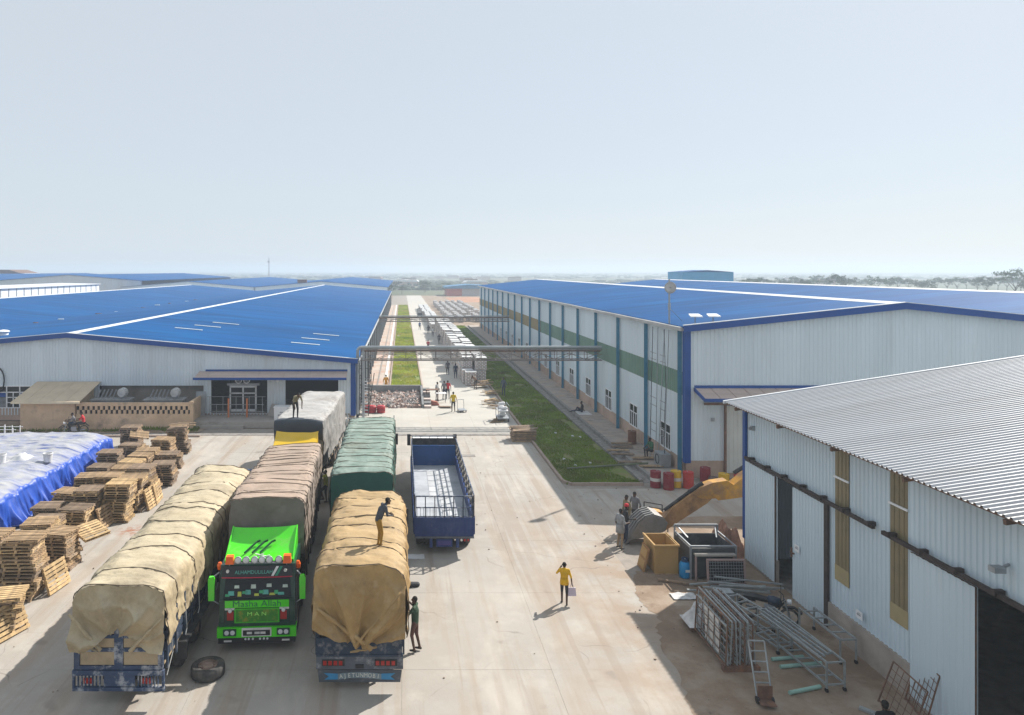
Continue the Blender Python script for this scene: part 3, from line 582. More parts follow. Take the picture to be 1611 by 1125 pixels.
tag(B().box(-.12,-.08,-.08,.03,.08,.08).cyl((-.12,0,0),(-.2,0,-.03),.06).obj('camera_box', m_steel, None, loc=(SX-.05,28.3,5.6)), 'small security camera near the blue corner of the near shed', 'camera')
B().box(SX+.1,3.1,-.03,46.9,SY-.1,.06).obj('floor_slab', m_drain, shed)
# ================================================================ trucks  (local: front faces -Y at y = 0)
m_tyre = M('tyre_rubber', (.06,.058,.056), .9, .3, 6, dirt=((.16,.14,.12), 3, .45, .7, .6)); m_rim = M('wheel_rim', (.3,.22,.18), .7, .3, 6)
m_chas = M('chassis_black', (.03,.03,.032), .7, .3, 3, dirt=((.15,.13,.11), 2, .5, .7, .5))
m_blk = M('black_plastic', (.02,.02,.022), .5, .2, 3); m_lamp = M('lamp_glass', (.62,.64,.66), .12, .05, 3, spec=.7)
m_red = M('tail_lamp_red', (.35,.02,.015), .3, .1, 3); m_amber = M('beacon_orange', (.80,.13,.02), .35, .08, 3)
m_rope = M('rope', (.13,.10,.07), .9, .2, 5); m_plate = M('plate_white', (.6,.6,.58), .5)
def tyre_mesh():
    b = B(); b.lathe([(.28,-.13),(.44,-.14),(.49,-.11),(.5,-.04),(.5,.04),(.49,.11),(.44,.14),(.28,.13)], axis='x', n=22); me1 = b.mesh('tyre', m_tyre, True)
    b = B(); b.lathe([(.29,-.12),(.29,.12)], axis='x', n=18); b.lathe([(.285,.06),(.18,.03),(.15,.1),(0,.1)], axis='x', n=18); b.lathe([(.285,-.06),(0,-.02)], axis='x', n=18)
    for k in range(8): a = k*PI/4; b.cyl((.03,math.cos(a)*.22,math.sin(a)*.22),(.07,math.cos(a)*.22,math.sin(a)*.22),.025,n=6)
    return me1, b.mesh('rim', m_rim)
TYRE, RIM = tyre_mesh()
def wheel(t, x, y, s, z=.5):
    w_ = link('wheel', TYRE, t, (x, y, z)); r = link('rim', RIM, w_)
    if s < 0: w_.rotation_euler = (0, 0, PI)
    return w_
def chassis(t, L, rear, W=2.45, front=1.3, twin=True):
    b = B()
    for s in (-1,1): b.box(s*.45-.06,.6,.62,s*.45+.06,L-.15,.9)
    for k in range(int(L/1.5)): b.box(-.39,.9+k*1.5,.66,.39,1.0+k*1.5,.86)
    for y in [front]+rear: b.cyl((-W/2+.2,y,.5),(W/2-.2,y,.5),.09)
    b.obj('chassis', m_chas, t)
    for s in (-1,1):
        wheel(t, s*(W/2-.2), front, s)
        for y in rear:
            wheel(t, s*(W/2-.18), y, s)
            if twin: wheel(t, s*(W/2-.5), y, s)
        B().box(s*(W/2-.55)-.2,front+1.6,.45,s*(W/2-.55)+.22,front+2.7,.92).obj('fuel_tank', m_steel, t)
def cab_plain(t, mat, W=2.35, H=2.7, D=1.9):
    b = B(); h = W/2
    pr = [(0,.45),(0,1.25),(.12,1.3),(.32,H-.15),(.45,H),(D,H+.05),(D,.6),(1.85,.6),(1.75,1.05),(.85,1.05),(.75,.45)]
    b.prism(pr, -h, h, 'x'); c = b.obj('cab', mat, t)
    B().hexa([(-h+.15,.1,1.38),(h-.15,.1,1.38),(h-.2,.27,H-.28),(-h+.2,.27,H-.28),(-h+.15,.13,1.38),(h-.15,.13,1.38),(h-.2,.3,H-.28),(-h+.2,.3,H-.28)]).obj('windscreen', m_glass, c)
    for s in (-1,1):
        B().hexa([(s*h*1.003,.38,1.42),(s*h*1.003,1.25,1.42),(s*h*1.003,1.25,H-.35),(s*h*1.003,.5,H-.35),(s*(h+.015),.38,1.42),(s*(h+.015),1.25,1.42),(s*(h+.015),1.25,H-.35),(s*(h+.015),.5,H-.35)]).obj('side_window', m_glass, c)
        mr = B().box(s*(h+.2)-.1,.0,1.55,s*(h+.2)+.1,.12,2.2).obj('mirror', m_blk, t); B().bar((s*h,.2,2.15),(s*(h+.2),.06,2.1),.03).bar((s*h,.2,1.55),(s*(h+.2),.06,1.6),.03).obj('mirror_arm', m_blk, mr)
        B().box(s*.85-.2,-.03,.68,s*.85+.2,.02,.88).obj('headlight', m_lamp, t)
    B().box(-.7,-.025,.95,.7,-.002,1.22).obj('grille', m_blk, c); B().box(-h-.02,-.12,.4,h+.02,-.004,.66).obj('bumper', m_blk, t)
    B().prism([(D+.01,.9),(D+.01,H+.2),(D+.1,H+.2),(D+.1,.9)], -h, h, 'x').obj('bulkhead', m_chas, t)
    return c
def sup(c, e): return math.copysign(abs(c)**e, c)
def tarp(t, W, y0, y1, zb, zs0, zs1, arch, nr, mat, seed, amp=.05, flap_f=None, flap_b=None, ex=.55, ropes=True, hemv=.12, bulge=.09, fold=.06, capmat=None):
    NV = 64; NY = int((y1-y0)*15); sp = (y1-y0)/nr; rgt = random.Random(int(seed*10))
    RY_ = [y0]+[y0+sp*(k+rgt.uniform(-.3,.3)) for k in range(1, nr)]+[y1]
    def rph(y):
        for a_, b_ in zip(RY_, RY_[1:]):
            if y <= b_: return max(0, min(1, (y-a_)/(b_-a_))), b_-a_
        return 1.0, sp
    def base(v, y):
        zs_ = zs0+(zs1-zs0)*(y-y0)/(y1-y0); hw = W/2
        hem = zb + hemv*nz(y*.7, seed, v*3)
        if v < .2: k = v/.2; return -hw*(1.0+.015*(1-k)), hem+(zs_-hem)*k
        if v > .8: k = (1-v)/.2; return hw*(1.0+.015*(1-k)), hem+(zs_-hem)*k
        a = PI*(1-(v-.2)/.6); return hw*sup(math.cos(a), ex), zs_+arch*sup(math.sin(a), .75)
    def pt(u, v, off=0):
        y = y0+(y1-y0)*u; x, z = base(v, y); ph, spl = rph(y+.05*math.sin(v*9+seed)*(0 if u in (0,1) else 1)); bl = abs(math.sin(PI*ph))**.45
        top = max(0, min(1, (v-.17)/.1, (.83-v)/.1))
        n1 = nz(x*.9+seed*7, y*.8, z*.7)*amp*1.1 + nz(x*2.3, y*2.6+seed, z*2)*amp*.6
        w1 = (1-abs(nz(x*1.1+seed, y*5.5, z*.8)))**5*amp*.8*top + (1-abs(nz(y*4.2+seed, z*.7, x*.5)))**4*amp*.7*(1-top)
        dr = min(ph, 1-ph)*spl; puck = math.exp(-(dr/.22)**2)*nz(v*38+seed, y*.6, round((y-y0)/sp)*3.7)*.05
        cr1 = nz(x*1.7+y*.7+seed, y*3.4-x*.5, z*1.5+seed); cr2 = nz(x*2.9-y*1.2, y*2.2+x*1.4+seed, z*2.6)
        vo = noise.voronoi(Vector((x*1.5+seed*3+.35*cr1, y*1.15+.35*cr2, z*1.5)))[0]; vo2 = noise.voronoi(Vector((x*.9+y*1.6+seed, y*2.4-x*1.2, z*2.2)))[0]
        w1 += ((1-abs(cr1))**14*.035+(1-abs(cr2))**14*.03)*(.6+amp*8)+puck+(vo[0]-.35)*.11+(vo2[0]-.35)*.05
        d = n1+w1+bulge*(bl-1)*top*.9 + .035*(bl-1)*(1-top)
        # sag and lumps of the load
        zl = .09*nz(y*.45, seed*3.1, x*.35)*top
        sx = x/(W/2); ln = math.hypot(sx*.9, .25+top); 
        yy = y + .04*nz(x*1.5, y*.9, seed+2)
        return (x+(sx*.9/ln)*(d+off), yy, z+((.0+top)/ln)*(d+off)+zl)
    tp = B().grid(lambda u, v: pt(u, v), NY, NV).obj('tarpaulin', mat, t, smooth=True, recalc=False)
    if ropes:
        for k in range(nr+1):
            u = (RY_[k]-y0)/(y1-y0); u = min(max(u, .004), .996); wob = random.uniform(-.15,.15)
            b = B(); pts = [pt(min(.999,max(.001,u+wob/(y1-y0)*math.sin(v*5))), v, .018) for v in [i/30 for i in range(31)]]
            b.tube(pts, .015, n=4); b.obj('rope', m_rope, tp)
    for end, hem in ((0, flap_f), (1, flap_b)):
        if hem is None: continue
        sg = -1 if end == 0 else 1
        def cp(uu, vv, end=end, hem=hem, sg=sg):
            v = .2+.6*uu; 
            if uu < .001 or uu > .999: v = .2 if uu < .5 else .8
            xt, yt, zt = pt(end, v); q = uu*2-1; x0 = q*W/2*1.01; x = xt+(x0-xt)*min(1, vv*4)
            zh = hem(q); z = zt+(zh-zt)*vv
            ang = math.atan2(x, max(.12, z-zh+.25)); tri = lambda q: abs((q % 2)-1)
            k1 = ang*2.3+seed+.35*nz(x*.9,z*.9,seed); f = fold*(tri(k1)**1.3*.8+.3*tri(k1*2.1+.6*nz(x,z,3))**4)*min(1, vv*2.2)
            f += fold*.18*(1-abs(nz(x*1.3+seed, z*1.1, 7)))**9
            f += .02*nz(x*2, z*2, seed)
            return (x, yt+sg*(.015+f*min(1, vv*5)+.06*vv), z)
        B().grid(cp, 64, 44).obj('tarpaulin_flap', capmat or mat, tp, smooth=True, recalc=False)
    return tp
def tarp_post(n, L, mix, ramp, noi, c, src):
    c = mix(ramp(noi(.55, 6, .7), .5, .68, 0, .42), c, (.16,.115,.075))
    c = mix(ramp(noi(6, 5, .7), .55, .75, 0, .3), c, (.12,.09,.06))
    return mix(ramp(noi(1.4, 6, .7), .6, .75, 0, .35), c, (.60,.54,.44))
def m_tarp(name, col, dustc, rough=.75, d=.62): return M(name, col, rough, .18, .7, post=tarp_post, bump=.5, bscale=14, dust=(dustc, d), dirt=(tuple(c*.62 for c in col), .9, .46, .66, .6), dirt2=(tuple(min(1,c*1.35) for c in col), 2.1, .55, .75, .4))
m_t1 = m_tarp('beige_tarp', (.47,.375,.235), (.66,.585,.43)); m_t5 = m_tarp('tan_tarp', (.42,.27,.11), (.55,.41,.24)); m_t2 = m_tarp('brown_tarp', (.27,.22,.185), (.50,.37,.285), d=.8)
m_t3 = m_tarp('grey_tarp', (.33,.32,.31), (.55,.54,.53)); m_t4 = m_tarp('green_tarp', (.018,.09,.07), (.30,.37,.325), d=.95)
for m_ in (m_t1, m_t2, m_t3, m_t4, m_t5): crease(m_)
m_navy = M('worn_navy', (.03,.055,.115), .6, .25, 2, dirt=((.42,.43,.45), 3.2, .5, .62, .75), dirt2=((.12,.10,.09), 1, .5, .7, .5))
m_navy2 = M('dark_navy', (.025,.04,.07), .65, .25, 2, dirt=((.26,.25,.25), 3, .52, .66, .6)); m_board = M('pale_boards', (.40,.31,.2), .85, .2, 2, dirt=((.2,.15,.1), 2, .5, .7, .6))
def slat_sides(t, W, y0, y1, z0, z1, mat, nb=4, step=1.1, low=None):
    for s in (-1,1):
        for k in range(nb):
            za = z0+.05+(z1-z0)*k/nb; B().box(s*W/2-.03,y0,za,s*W/2+.03,y1,za+(z1-z0)/nb-.07).obj('side_board', low or mat, t)
        n = int((y1-y0)/step)
        for k in range(n+1):
            y = y0+.08+(y1-y0-.16)*k/n; B().box(s*(W/2+.055)-.025,y-.05,z0-.2,s*(W/2+.055)+.025,y+.05,z1+.05).obj('side_post', mat, t)
    B().box(-W/2+.03,y0,z0-.12,W/2-.03,y1,z0).obj('bed_floor', m_board, t)

def strip(a, b, wd, name='fold_strip', off=0.0, mat=None, par=None, L=0):
    bb = B(); a = Vector(a); b_ = Vector(b)
    def f(u, v): p = a+(b_-a)*u; q = (b_-a).normalized(); s = Vector((-q.z,0,q.x)); p = p+s*(v-.5)*wd*(.6+.6*u+.2*nz(u*3,1,4)); return (p.x+.02*nz(u*7,v,1), L+.2+off+.06*math.sin(PI*v)+.03*nz(u*5,v*3,3), p.z+.03*nz(u*6,v*2,5))
    bb.grid(f, 18, 5); bb.obj(name, mat, par, smooth=True, recalc=False)
# ---- T1 beige truck, tail to the camera
L = 13.9
t = thing('truck', 'beige tarpaulin covered truck at the far left with a dented blue tail', 'truck', (-7.8,33.2,0), PI)
cab_plain(t, m_navy); chassis(t, L, [L-2.0,L-3.35,L-9.2]); W = 2.45
slat_sides(t, W, 2.2, L-.08, 1.15, 2.3, m_navy2, 4, .75)
tarp(t, 2.54, 2.5, L, 1.75, 2.85, 2.72, .58, 10, m_t1, 1.3, flap_f=lambda q: 1.6, flap_b=lambda q: 1.55+.62*max(0,1-abs(q)*1.45) if abs(q) < .69 else 1.55, ex=.62, hemv=.35, bulge=.05, fold=.36)
for a_, b_, w_ in (((1.28,0,2.62),(.42,0,1.62),.11),((-1.26,0,2.5),(-.38,0,1.6),.09),((1.2,0,1.95),(.5,0,1.6),.06)): strip(a_, b_, w_, 'fold_strip', .03, m_t1, t, L)
tg = B().box(-1.22,L-.04,1.1,-1.08,L+.04,2.3).box(1.08,L-.04,1.1,1.22,L+.04,2.3).box(-.12,L-.04,1.1,.12,L+.045,2.4).box(-1.08,L-.02,1.48,1.08,L+.035,1.58).box(-1.08,L-.02,1.85,1.08,L+.035,1.95).box(-1.22,L-.05,1.0,1.22,L+.05,1.1).obj('tailgate', m_navy, t)
for z0 in (1.1,1.58,1.95):
    for x0 in (-1.08,.12): B().box(x0+.01,L-.015,z0+.01,x0+.95,L+.01,min(z0+.37,2.35)).obj('tail_board', m_board, tg)
bp = B().box(-1.26,L-.02,.86,1.26,L+.1,.99).box(-1.26,L-.02,.42,1.26,L+.08,.52).box(-1.26,L,.52,-1.2,L+.07,.86).box(1.2,L,.52,1.26,L+.07,.86).box(-.45,L-.02,.54,.4,L+.05,.84).obj('tail_frame', m_navy, t)
for x in [-1.1+.09*k for k in range(7)]+[.5+.1*k for k in range(7)]: B().box(x,L+.0,.53,x+.03,L+.05,.855).obj('bar', m_navy, bp)
for x in (-.75,.85): B().box(x-.12,L-.01,.6,x+.12,L+.03,.75).obj('tail_light', m_red, t)
for s in (-1,1):
    for k in range(6): B().tube([(s*1.34,L-.3-k*1.3,2.1),(s*1.32,L-.5-k*1.3,1.2),(s*1.25,L-.2-k*1.3,.7)], .014, n=4).obj('rope', m_plate, t)
    B().box(s*1.2-.28,L-4.1,1.02,s*1.2+.03,L-1.3,1.06).box(s*1.2-.28,L-1.32,.55,s*1.2+.03,L-1.28,1.06).obj('mudguard', m_chas, t)

# ---- T2 green cab truck facing the camera
m_lime = M('lime_paint', (.07,.66,.012), .22, .06, 2, spec=.6, dirt=((.10,.42,.03), 3, .55, .75, .4), dirt2=((.30,.36,.16), 1.3, .52, .72, .45)); m_dkgreen = M('dark_green_paint', (.006,.045,.03), .3, .2, 2, spec=.55, dirt=((.10,.11,.09), 2, .5, .7, .5))
m_teal = M('teal_print', (.10,.36,.30), .5); m_teald = M('dark_print', (.02,.06,.05), .6)
t = thing('truck', 'lime green cab truck with brown tarpaulin facing the camera', 'truck', (-4.55,22.0,0), .055)
L = 12.0; h = 1.18
chassis(t, L, [L-1.9,L-3.25,3.0])
cb = B().prism([(.0,.75),(.0,1.62),(.06,1.66),(.24,2.42),(.3,2.62),(1.95,2.62),(1.95,.7),(1.85,.7),(1.75,1.1),(.85,1.1),(.75,.55)], -h, h, 'x').obj('cab', m_dkgreen, t)
# roof deflector, curved like a scoop
def dfl(u, v): x = (u*2-1)*1.08; return (x, .45+v*1.45, 2.64+.02+v*.55-.16*math.sin(PI*v)*(1-.3*abs(u*2-1))+.05*abs(u*2-1)**3+.03*v*(u-.5))
df = B().grid(dfl, 16, 14).obj('roof_deflector', m_lime, t, smooth=True, recalc=False)
for s in (-1,1): B().prism([(.45,2.625),(.45,2.7),(1.9,3.28),(1.9,2.625)], s*1.08-.02, s*1.08+.02, 'x').obj('deflector_side', m_lime, t)
B().hexa([(-1.06,1.88,2.625),(1.06,1.88,2.625),(1.06,1.93,2.625),(-1.06,1.93,2.625),(-1.06,1.88,3.2),(1.06,1.88,3.2),(1.06,1.93,3.2),(-1.06,1.93,3.2)]).obj('deflector_back', m_lime, t)
for k in range(3):
    x = -.25+k*.25; b = B(); b.bar((x-.28,.8,2.71+.08),(x+.05,1.3,2.95),.04,.05); b.bar((x+.05,1.3,2.95),(x+.16,1.34,2.98),.05,.05); b.obj('air_horn', m_dkgreen, df)
B().prism([(-.15,2.83),(.0,2.72),(.13,2.84),(0,2.79)], .62,.66).obj('badge', m_plate, df); B().prism([(.05,2.80),(.2,2.7),(.32,2.8),(.2,2.76)], .58,.62).obj('badge', m_plate, df)
wsg = B().hexa([(-1.06,.03,1.68),(1.06,.03,1.68),(1.0,.2,2.36),(-1.0,.2,2.36),(-1.06,.06,1.68),(1.06,.06,1.68),(1.0,.23,2.36),(-1.0,.23,2.36)]).obj('windscreen', m_glass, cb)
mg = [M('screen_green', (.05,.35,.16), .6), M('screen_teal', (.10,.38,.34), .6), M('screen_pale', (.5,.6,.55), .6), M('screen_yellow', (.45,.5,.08), .6)]
rr = random.Random(4)
for k in range(15):
    x = -.92+.128*k+rr.uniform(-.03,.03); z = 1.72+rr.uniform(0,.10)+(.22 if k % 4 == 2 else 0); a = rr.uniform(.05,.1); hh = rr.uniform(.06,.14); y = .027+(z-1.68)*.25
    o = B().hexa([(x-a,y-.012,z),(x+a,y-.012,z),(x+a*.9,y-.012+hh*.25,z+hh),(x-a*.9,y-.012+hh*.25,z+hh),(x-a,y-.002,z),(x+a,y-.002,z),(x+a*.9,y-.002+hh*.25,z+hh),(x-a*.9,y-.002+hh*.25,z+hh)]).obj('sticker', mg[k % 4], wsg)
for x in (-.35,-.12,.12,.33): B().hexa([(x-.09,.17,2.28),(x+.09,.17,2.28),(x+.08,.185,2.34),(x-.08,.185,2.34),(x-.09,.18,2.28),(x+.09,.18,2.28),(x+.08,.195,2.34),(x-.08,.195,2.34)]).obj('fringe', m_plate, wsg)
for s in (-1,1): B().bar((s*.5-.35,.03,1.69),(s*.5+.3,.06,1.78),.025).obj('wiper', m_blk, cb)
def vis(u, v): x = (u*2-1)*1.1; return (x, .02+.13*v-.06*math.cos((u-.5)*2.2), 2.37+.29*v)
vs_ = B().grid(vis, 14, 4).obj('sun_visor', m_blk, t, smooth=True, recalc=False)
B().grid(lambda u, v: (lambda p: (p[0], p[1]-.012, p[2]-.035+.03*v))(vis(u, 0)), 14, 1).obj('red_strip', M('red_strip_paint',(.5,.02,.06),.4), vs_, recalc=False)
text('lettering', 'ALHAMDULILLAH', .15, m_teal, vs_, (-.1,-.012,2.5), (R(66),0,0), .003, 1.0)
for x, mt in ((.5,m_plate),(.62,M('stripe_green',(.02,.2,.12),.5))): B().hexa([(x-.06,.0-.04,2.385),(x+.02,-.04,2.385),(x+.17,.06,2.63),(x+.09,.06,2.63),(x-.06,.01-.04,2.385),(x+.02,.01-.04,2.385),(x+.17,.075,2.64),(x+.09,.075,2.64)]).obj('stripe', mt, vs_)
for x in (-.92,.88): B().lathe([(0,-.03),(.05,-.03),(.05,.02)], c=(x,.03,2.53), axis='y', n=10).obj('marker_lamp', m_plate, vs_)
rk = B().bar((-1.05,.22,2.69),(1.05,.22,2.69),.04).bar((-.9,.22,2.62),(-.9,.22,2.7),.04).bar((.9,.22,2.62),(.9,.22,2.7),.04).obj('lamp_rack', m_steel, t)
for x in (-.62,-.37,-.1,.13,.36,.66):
    lo = B().lathe([(0,.12),(.08,.1),(.115,.0),(.115,-.05)], c=(x,.17,2.82), axis='y', n=16).obj('roof_lamp', m_steel, t); B().lathe([(.1,-.045),(.06,-.065),(0,-.07)], c=(x,.17,2.82), axis='y', n=16).obj('lens', m_lamp, lo); B().bar((x,.2,2.69),(x,.2,2.74),.03).obj('stem', m_steel, lo)
for x in (-.88,.92):
    b = B().prism([(-.13,0),(.13,0),(.11,.24),(-.11,.24)], -.1, .1); o = b.obj('beacon', m_amber, t, loc=(x,.2,2.71))
for x in (-1.24,1.24): B().lathe([(0,-.1),(.07,-.08),(.09,.05),(.05,.14),(0,.15)], c=(x,.42,2.52), n=12).obj('side_beacon', m_amber, t)
for s in (-1,1):
    mr = B().prism([(-.09,-.36),(.09,-.36),(.1,.3),(.05,.38),(-.07,.38),(-.1,.3)], -.06,.06).obj('mirror', m_lime, t, loc=(s*1.42,.02,2.0)); B().bar((s*-.2,.25,.4),(0,.02,.32),.035).bar((s*-.22,.12,-.55),(0,.0,-.34),.03).obj('mirror_arm', m_steel, mr)
    B().hexa([(s*1.182,.2,1.62),(s*1.182,1.2,1.62),(s*1.182,1.2,2.4),(s*1.182,.38,2.4),(s*1.195,.2,1.62),(s*1.195,1.2,1.62),(s*1.195,1.2,2.4),(s*1.195,.38,2.4)]).obj('side_window', m_glass, cb)
    hd = B().box(s*.83-.1,-.04,1.02,s*.83+.1,-.004,1.28).obj('side_lamp', m_red, t); B().lathe([(0,-.06),(.06,-.05),(.06,.0)], c=(s*.83,-.04,1.33), axis='y', n=12).obj('lamp_bulb', m_lamp, hd)
    hl = B().box(s*.83-.2,-.15,.58,s*.83+.2,-.105,.78).obj('headlight', m_dkgreen, t)
    for q in (-.09,.09): B().lathe([(0,-.16),(.07,-.155),(.075,-.15)], c=(s*.83+q,0,.68), axis='y', n=12).obj('lens', m_lamp, hl)
pn = B().box(-1.0,-.03,1.4,1.0,-.004,1.62).obj('name_panel', m_lime, cb); text('lettering', 'Masha Allah', .27, M('letter_green',(.01,.16,.05),.5), pn, (0,-.034,1.515), (PI/2,0,0), .003, 1.18)
for s in (-1,1): B().box(s*.85-.15,-.025,1.33,s*.85+.15,-.005,1.395).obj('pale_strip', m_plate, cb)
gp = B().box(-.7,-.05,.93,.7,-.02,1.38).obj('grille_panel', M('panel_green',(.05,.40,.02),.4,.2,3), cb); B().box(-.65,-.055,.97,.65,-.051,1.34).obj('panel_inset', M('panel_green2',(.04,.22,.02),.4,.3,4,dirt=((.3,.22,.02),4,.52,.62,.7)), gp)
text('lettering', 'M A N', .17, M('letter_lime',(.35,.8,.15),.5), gp, (0,-.06,1.21), (PI/2,0,0), .004, 1.3)
B().box(-1.12,-.012,1.635,1.12,-.003,1.655).box(-1.02,-.012,.93,-1.0,-.003,1.63).box(1.0,-.012,.93,1.02,-.003,1.63).obj('panel_gap', m_blk, cb); B().box(-1.2,-.015,.82,1.2,.3,.92).obj('bumper_step', m_dkgreen, t)
bm_ = B().prism([(-1.23,.5),(1.23,.5),(1.23,.8),(-1.23,.8)], -.1,.28).obj('bumper', m_lime, t); B().box(-.46,-.125,.54,.46,-.102,.8).obj('plate_frame', m_plate, bm_); B().box(-.42,-.13,.57,.42,-.126,.74).obj('number_plate', m_blk, bm_)
for x in (-.22,.02,.2): B().box(x-.08,-.135,.62,x+.08,-.131,.69).obj('plate_mark', m_plate, bm_)
B().box(-1.2,-.06,.3,1.2,.25,.49).obj('lower_bumper', m_blk, t)
for x in (-.35,-.25,-.12,.1,.22,.33): B().lathe([(0,-.09),(.035,-.08),(.035,-.055)], c=(x,0,.44), axis='y', n=8).obj('fog_lamp', m_lamp, t)
for x in (-.9,.9): B().box(x-.12,-.075,.36,x+.12,-.06,.41).obj('reflector', m_plate, t)
slat_sides(t, 2.45, 2.3, L, 1.15, 2.4, m_chas, 4, .9)
tarp(t, 2.55, 2.25, L, 2.0, 3.86, 3.3, .2, 14, m_t2, 5.2, capmat=crease(M('shaded_tarp_end',(.165,.145,.13),.75,.2,1,bump=.4,bscale=14), 1.5), flap_f=lambda q: 2.05+.15*abs(q), flap_b=lambda q: 1.6, ex=.26, hemv=.35, amp=.04, bulge=.04, fold=.1)  # end flaps: greyer cloth, with the shade on the front darkened into its colour
B().hexa([(-1.26,2.2,2.0),(1.26,2.2,2.0),(1.26,2.4,2.0),(-1.26,2.4,2.0),(-1.26,2.3,3.5),(1.26,2.3,3.5),(1.26,2.4,3.5),(-1.26,2.4,3.5)]).obj('headboard', m_chas, t)
for k in range(9):
    for s in (-1,1): B().tube([(s*1.3,2.7+k*1.05,2.2),(s*1.27,2.9+k*1.05,1.3),(s*1.2,3.3+k*1.05,.75)], .014, n=4).obj('rope', m_rope, t)

# ---- T3 yellow cab truck behind it
m_yel = M('yellow_paint', (.72,.46,.015), .28, .06, 2, spec=.6)
t = thing('truck', 'yellow cab truck with grey tarpaulin behind the lime green truck', 'truck', (-5.6,35.3,0), -.045)
L = 11.2; chassis(t, L, [L-1.9,L-3.3]); cab_plain(t, m_yel, H=2.6)
def dfl3(u, v): x = (u*2-1)*1.12; return (x, .35+v*1.4, 2.68+v*.72-.2*math.sin(PI*v)+.04*nz(x*2,v*3,4)+.08*abs(u*2-1)**4)
B().grid(dfl3, 16, 14).obj('roof_deflector', m_yel, t, smooth=True, recalc=False); B().hexa([(-1.1,.35,2.66),(1.1,.35,2.66),(1.1,1.74,2.66),(-1.1,1.74,2.66),(-1.1,.4,2.68),(1.1,.4,2.68),(1.1,1.74,3.3),(-1.1,1.74,3.3)]).obj('deflector_box', m_yel, t)
for x in (-1.2,1.2): B().prism([(-.1,0),(.1,0),(.08,.22),(-.08,.22)], -.09,.09).obj('beacon', m_amber, t, loc=(x,.3,2.5))
slat_sides(t, 2.45, 2.2, L, 1.15, 2.2, m_chas, 4, 1.0)
tarp(t, 2.6, 2.1, L, 1.5, 3.8, 3.75, .2, 8, m_t3, 8.8, flap_f=lambda q: 2.2, flap_b=lambda q: 1.4, ex=.3, hemv=.2, amp=.04, bulge=.04, ropes=False)
def nav(u, v): x = (u*2-1)*1.3; return (x, 2.0-.1*math.sin(PI*min(1,v*1.3))+.9*max(0,v-.55), 3.05+1.0*min(1,v/.62)+.05*nz(x*2,v*4,2)-.12*abs(u*2-1)**4)
B().grid(nav, 18, 12).obj('navy_cover', M('navy_sheet',(.035,.045,.06),.55,.2,2,bump=.3,bscale=12), t, smooth=True, recalc=False)

# ---- T4 green tarpaulin truck
t = thing('truck', 'green tarpaulin covered truck between the brown load and the empty blue truck', 'truck', (-1.7,42.0,0), PI)
L = 12.5; chassis(t, L, [L-1.9,L-3.3]); cab_plain(t, m_navy, H=2.6); slat_sides(t, 2.45, 2.2, L, 1.15, 2.2, m_navy2, 4, 1.0)
tarp(t, 2.55, 2.2, L, 1.3, 3.3, 3.2, .24, 13, m_t4, 3.7, capmat=crease(M('green_tarp_end',(.012,.085,.062),.7,.2,1,bump=.4,bscale=14), 1.5), flap_f=lambda q: 1.5, flap_b=lambda q: 1.1, ex=.3, hemv=.2, amp=.04, bulge=.04, fold=.06)
B().box(-1.2,L-.02,.55,1.2,L+.08,.75).obj('bumper', m_chas, t)
for x in (-.9,.9): B().box(x-.12,L,.8,x+.12,L+.05,.95).obj('tail_light', m_red, t)

# ---- T5 tan truck with painted tail
t = thing('truck', 'tan tarpaulin covered truck with a painted ribbon on its tail', 'truck', (-1.2,28.85,0), PI)
L = 8.85; chassis(t, L, [L-1.6,L-2.9], front=1.2); cab_plain(t, m_navy, H=2.6, D=1.8); slat_sides(t, 2.4, 2.0, L-.06, 1.15, 2.1, m_navy2, 4, .9)
tarp(t, 2.58, 2.0, L, 1.55, 3.05, 3.05, .5, 7, m_t5, 11.4, amp=.06, flap_f=lambda q: 1.5, flap_b=lambda q: 1.32+.42*abs(q)+(.14*q), ex=.5, hemv=.3, bulge=.08, fold=.42)
for a_, b_, w_, o_ in (((1.2,0,2.45),(-.35,0,1.3),.13,.08),((-1.15,0,2.85),(.1,0,1.42),.07,.08),((.25,0,1.22),(-.5,0,1.36),.06,.06)): strip(a_, b_, w_, 'fold_strip', o_, m_t5, t, L)
tl = B().box(-1.22,L-.03,1.02,1.22,L+.05,1.5).box(-1.24,L-.02,.98,1.24,L+.07,1.04).obj('tailgate', m_navy2, t)
B().box(-1.24,L-.02,.62,1.24,L+.06,.975).obj('lamp_board', M('scuffed_grey',(.09,.10,.12),.7,.3,3,dirt=((.34,.34,.35),2.5,.54,.68,.7)), t)
for x in (-.75,.75):
    lb = B().box(x-.32,L+.062,.72,x+.32,L+.08,.9).obj('tail_lamp_panel', m_chas, t)
    for k in range(4): B().box(x-.26+k*.15,L+.082,.75,x-.16+k*.15,L+.1,.87).obj('tail_light', m_red, lb)
B().box(-.12,L+.062,.66,.12,L+.09,.76).obj('number_plate', m_blk, t)
bd = B().hexa([(-1.16,L+.02,.25),(1.16,L+.02,.25),(1.16,L+.06,.25),(-1.16,L+.06,.25),(-1.2,L+.04,.6),(1.2,L+.04,.6),(1.2,L+.08,.6),(-1.2,L+.08,.6)]).obj('mudflap_board', M('slate_board',(.075,.085,.10),.7,.2,2,dirt=((.25,.25,.25),2,.56,.7,.5)), t)
m_rib = M('ribbon_blue', (.04,.22,.42), .6); m_let = M('letter_cream', (.62,.62,.56), .6)
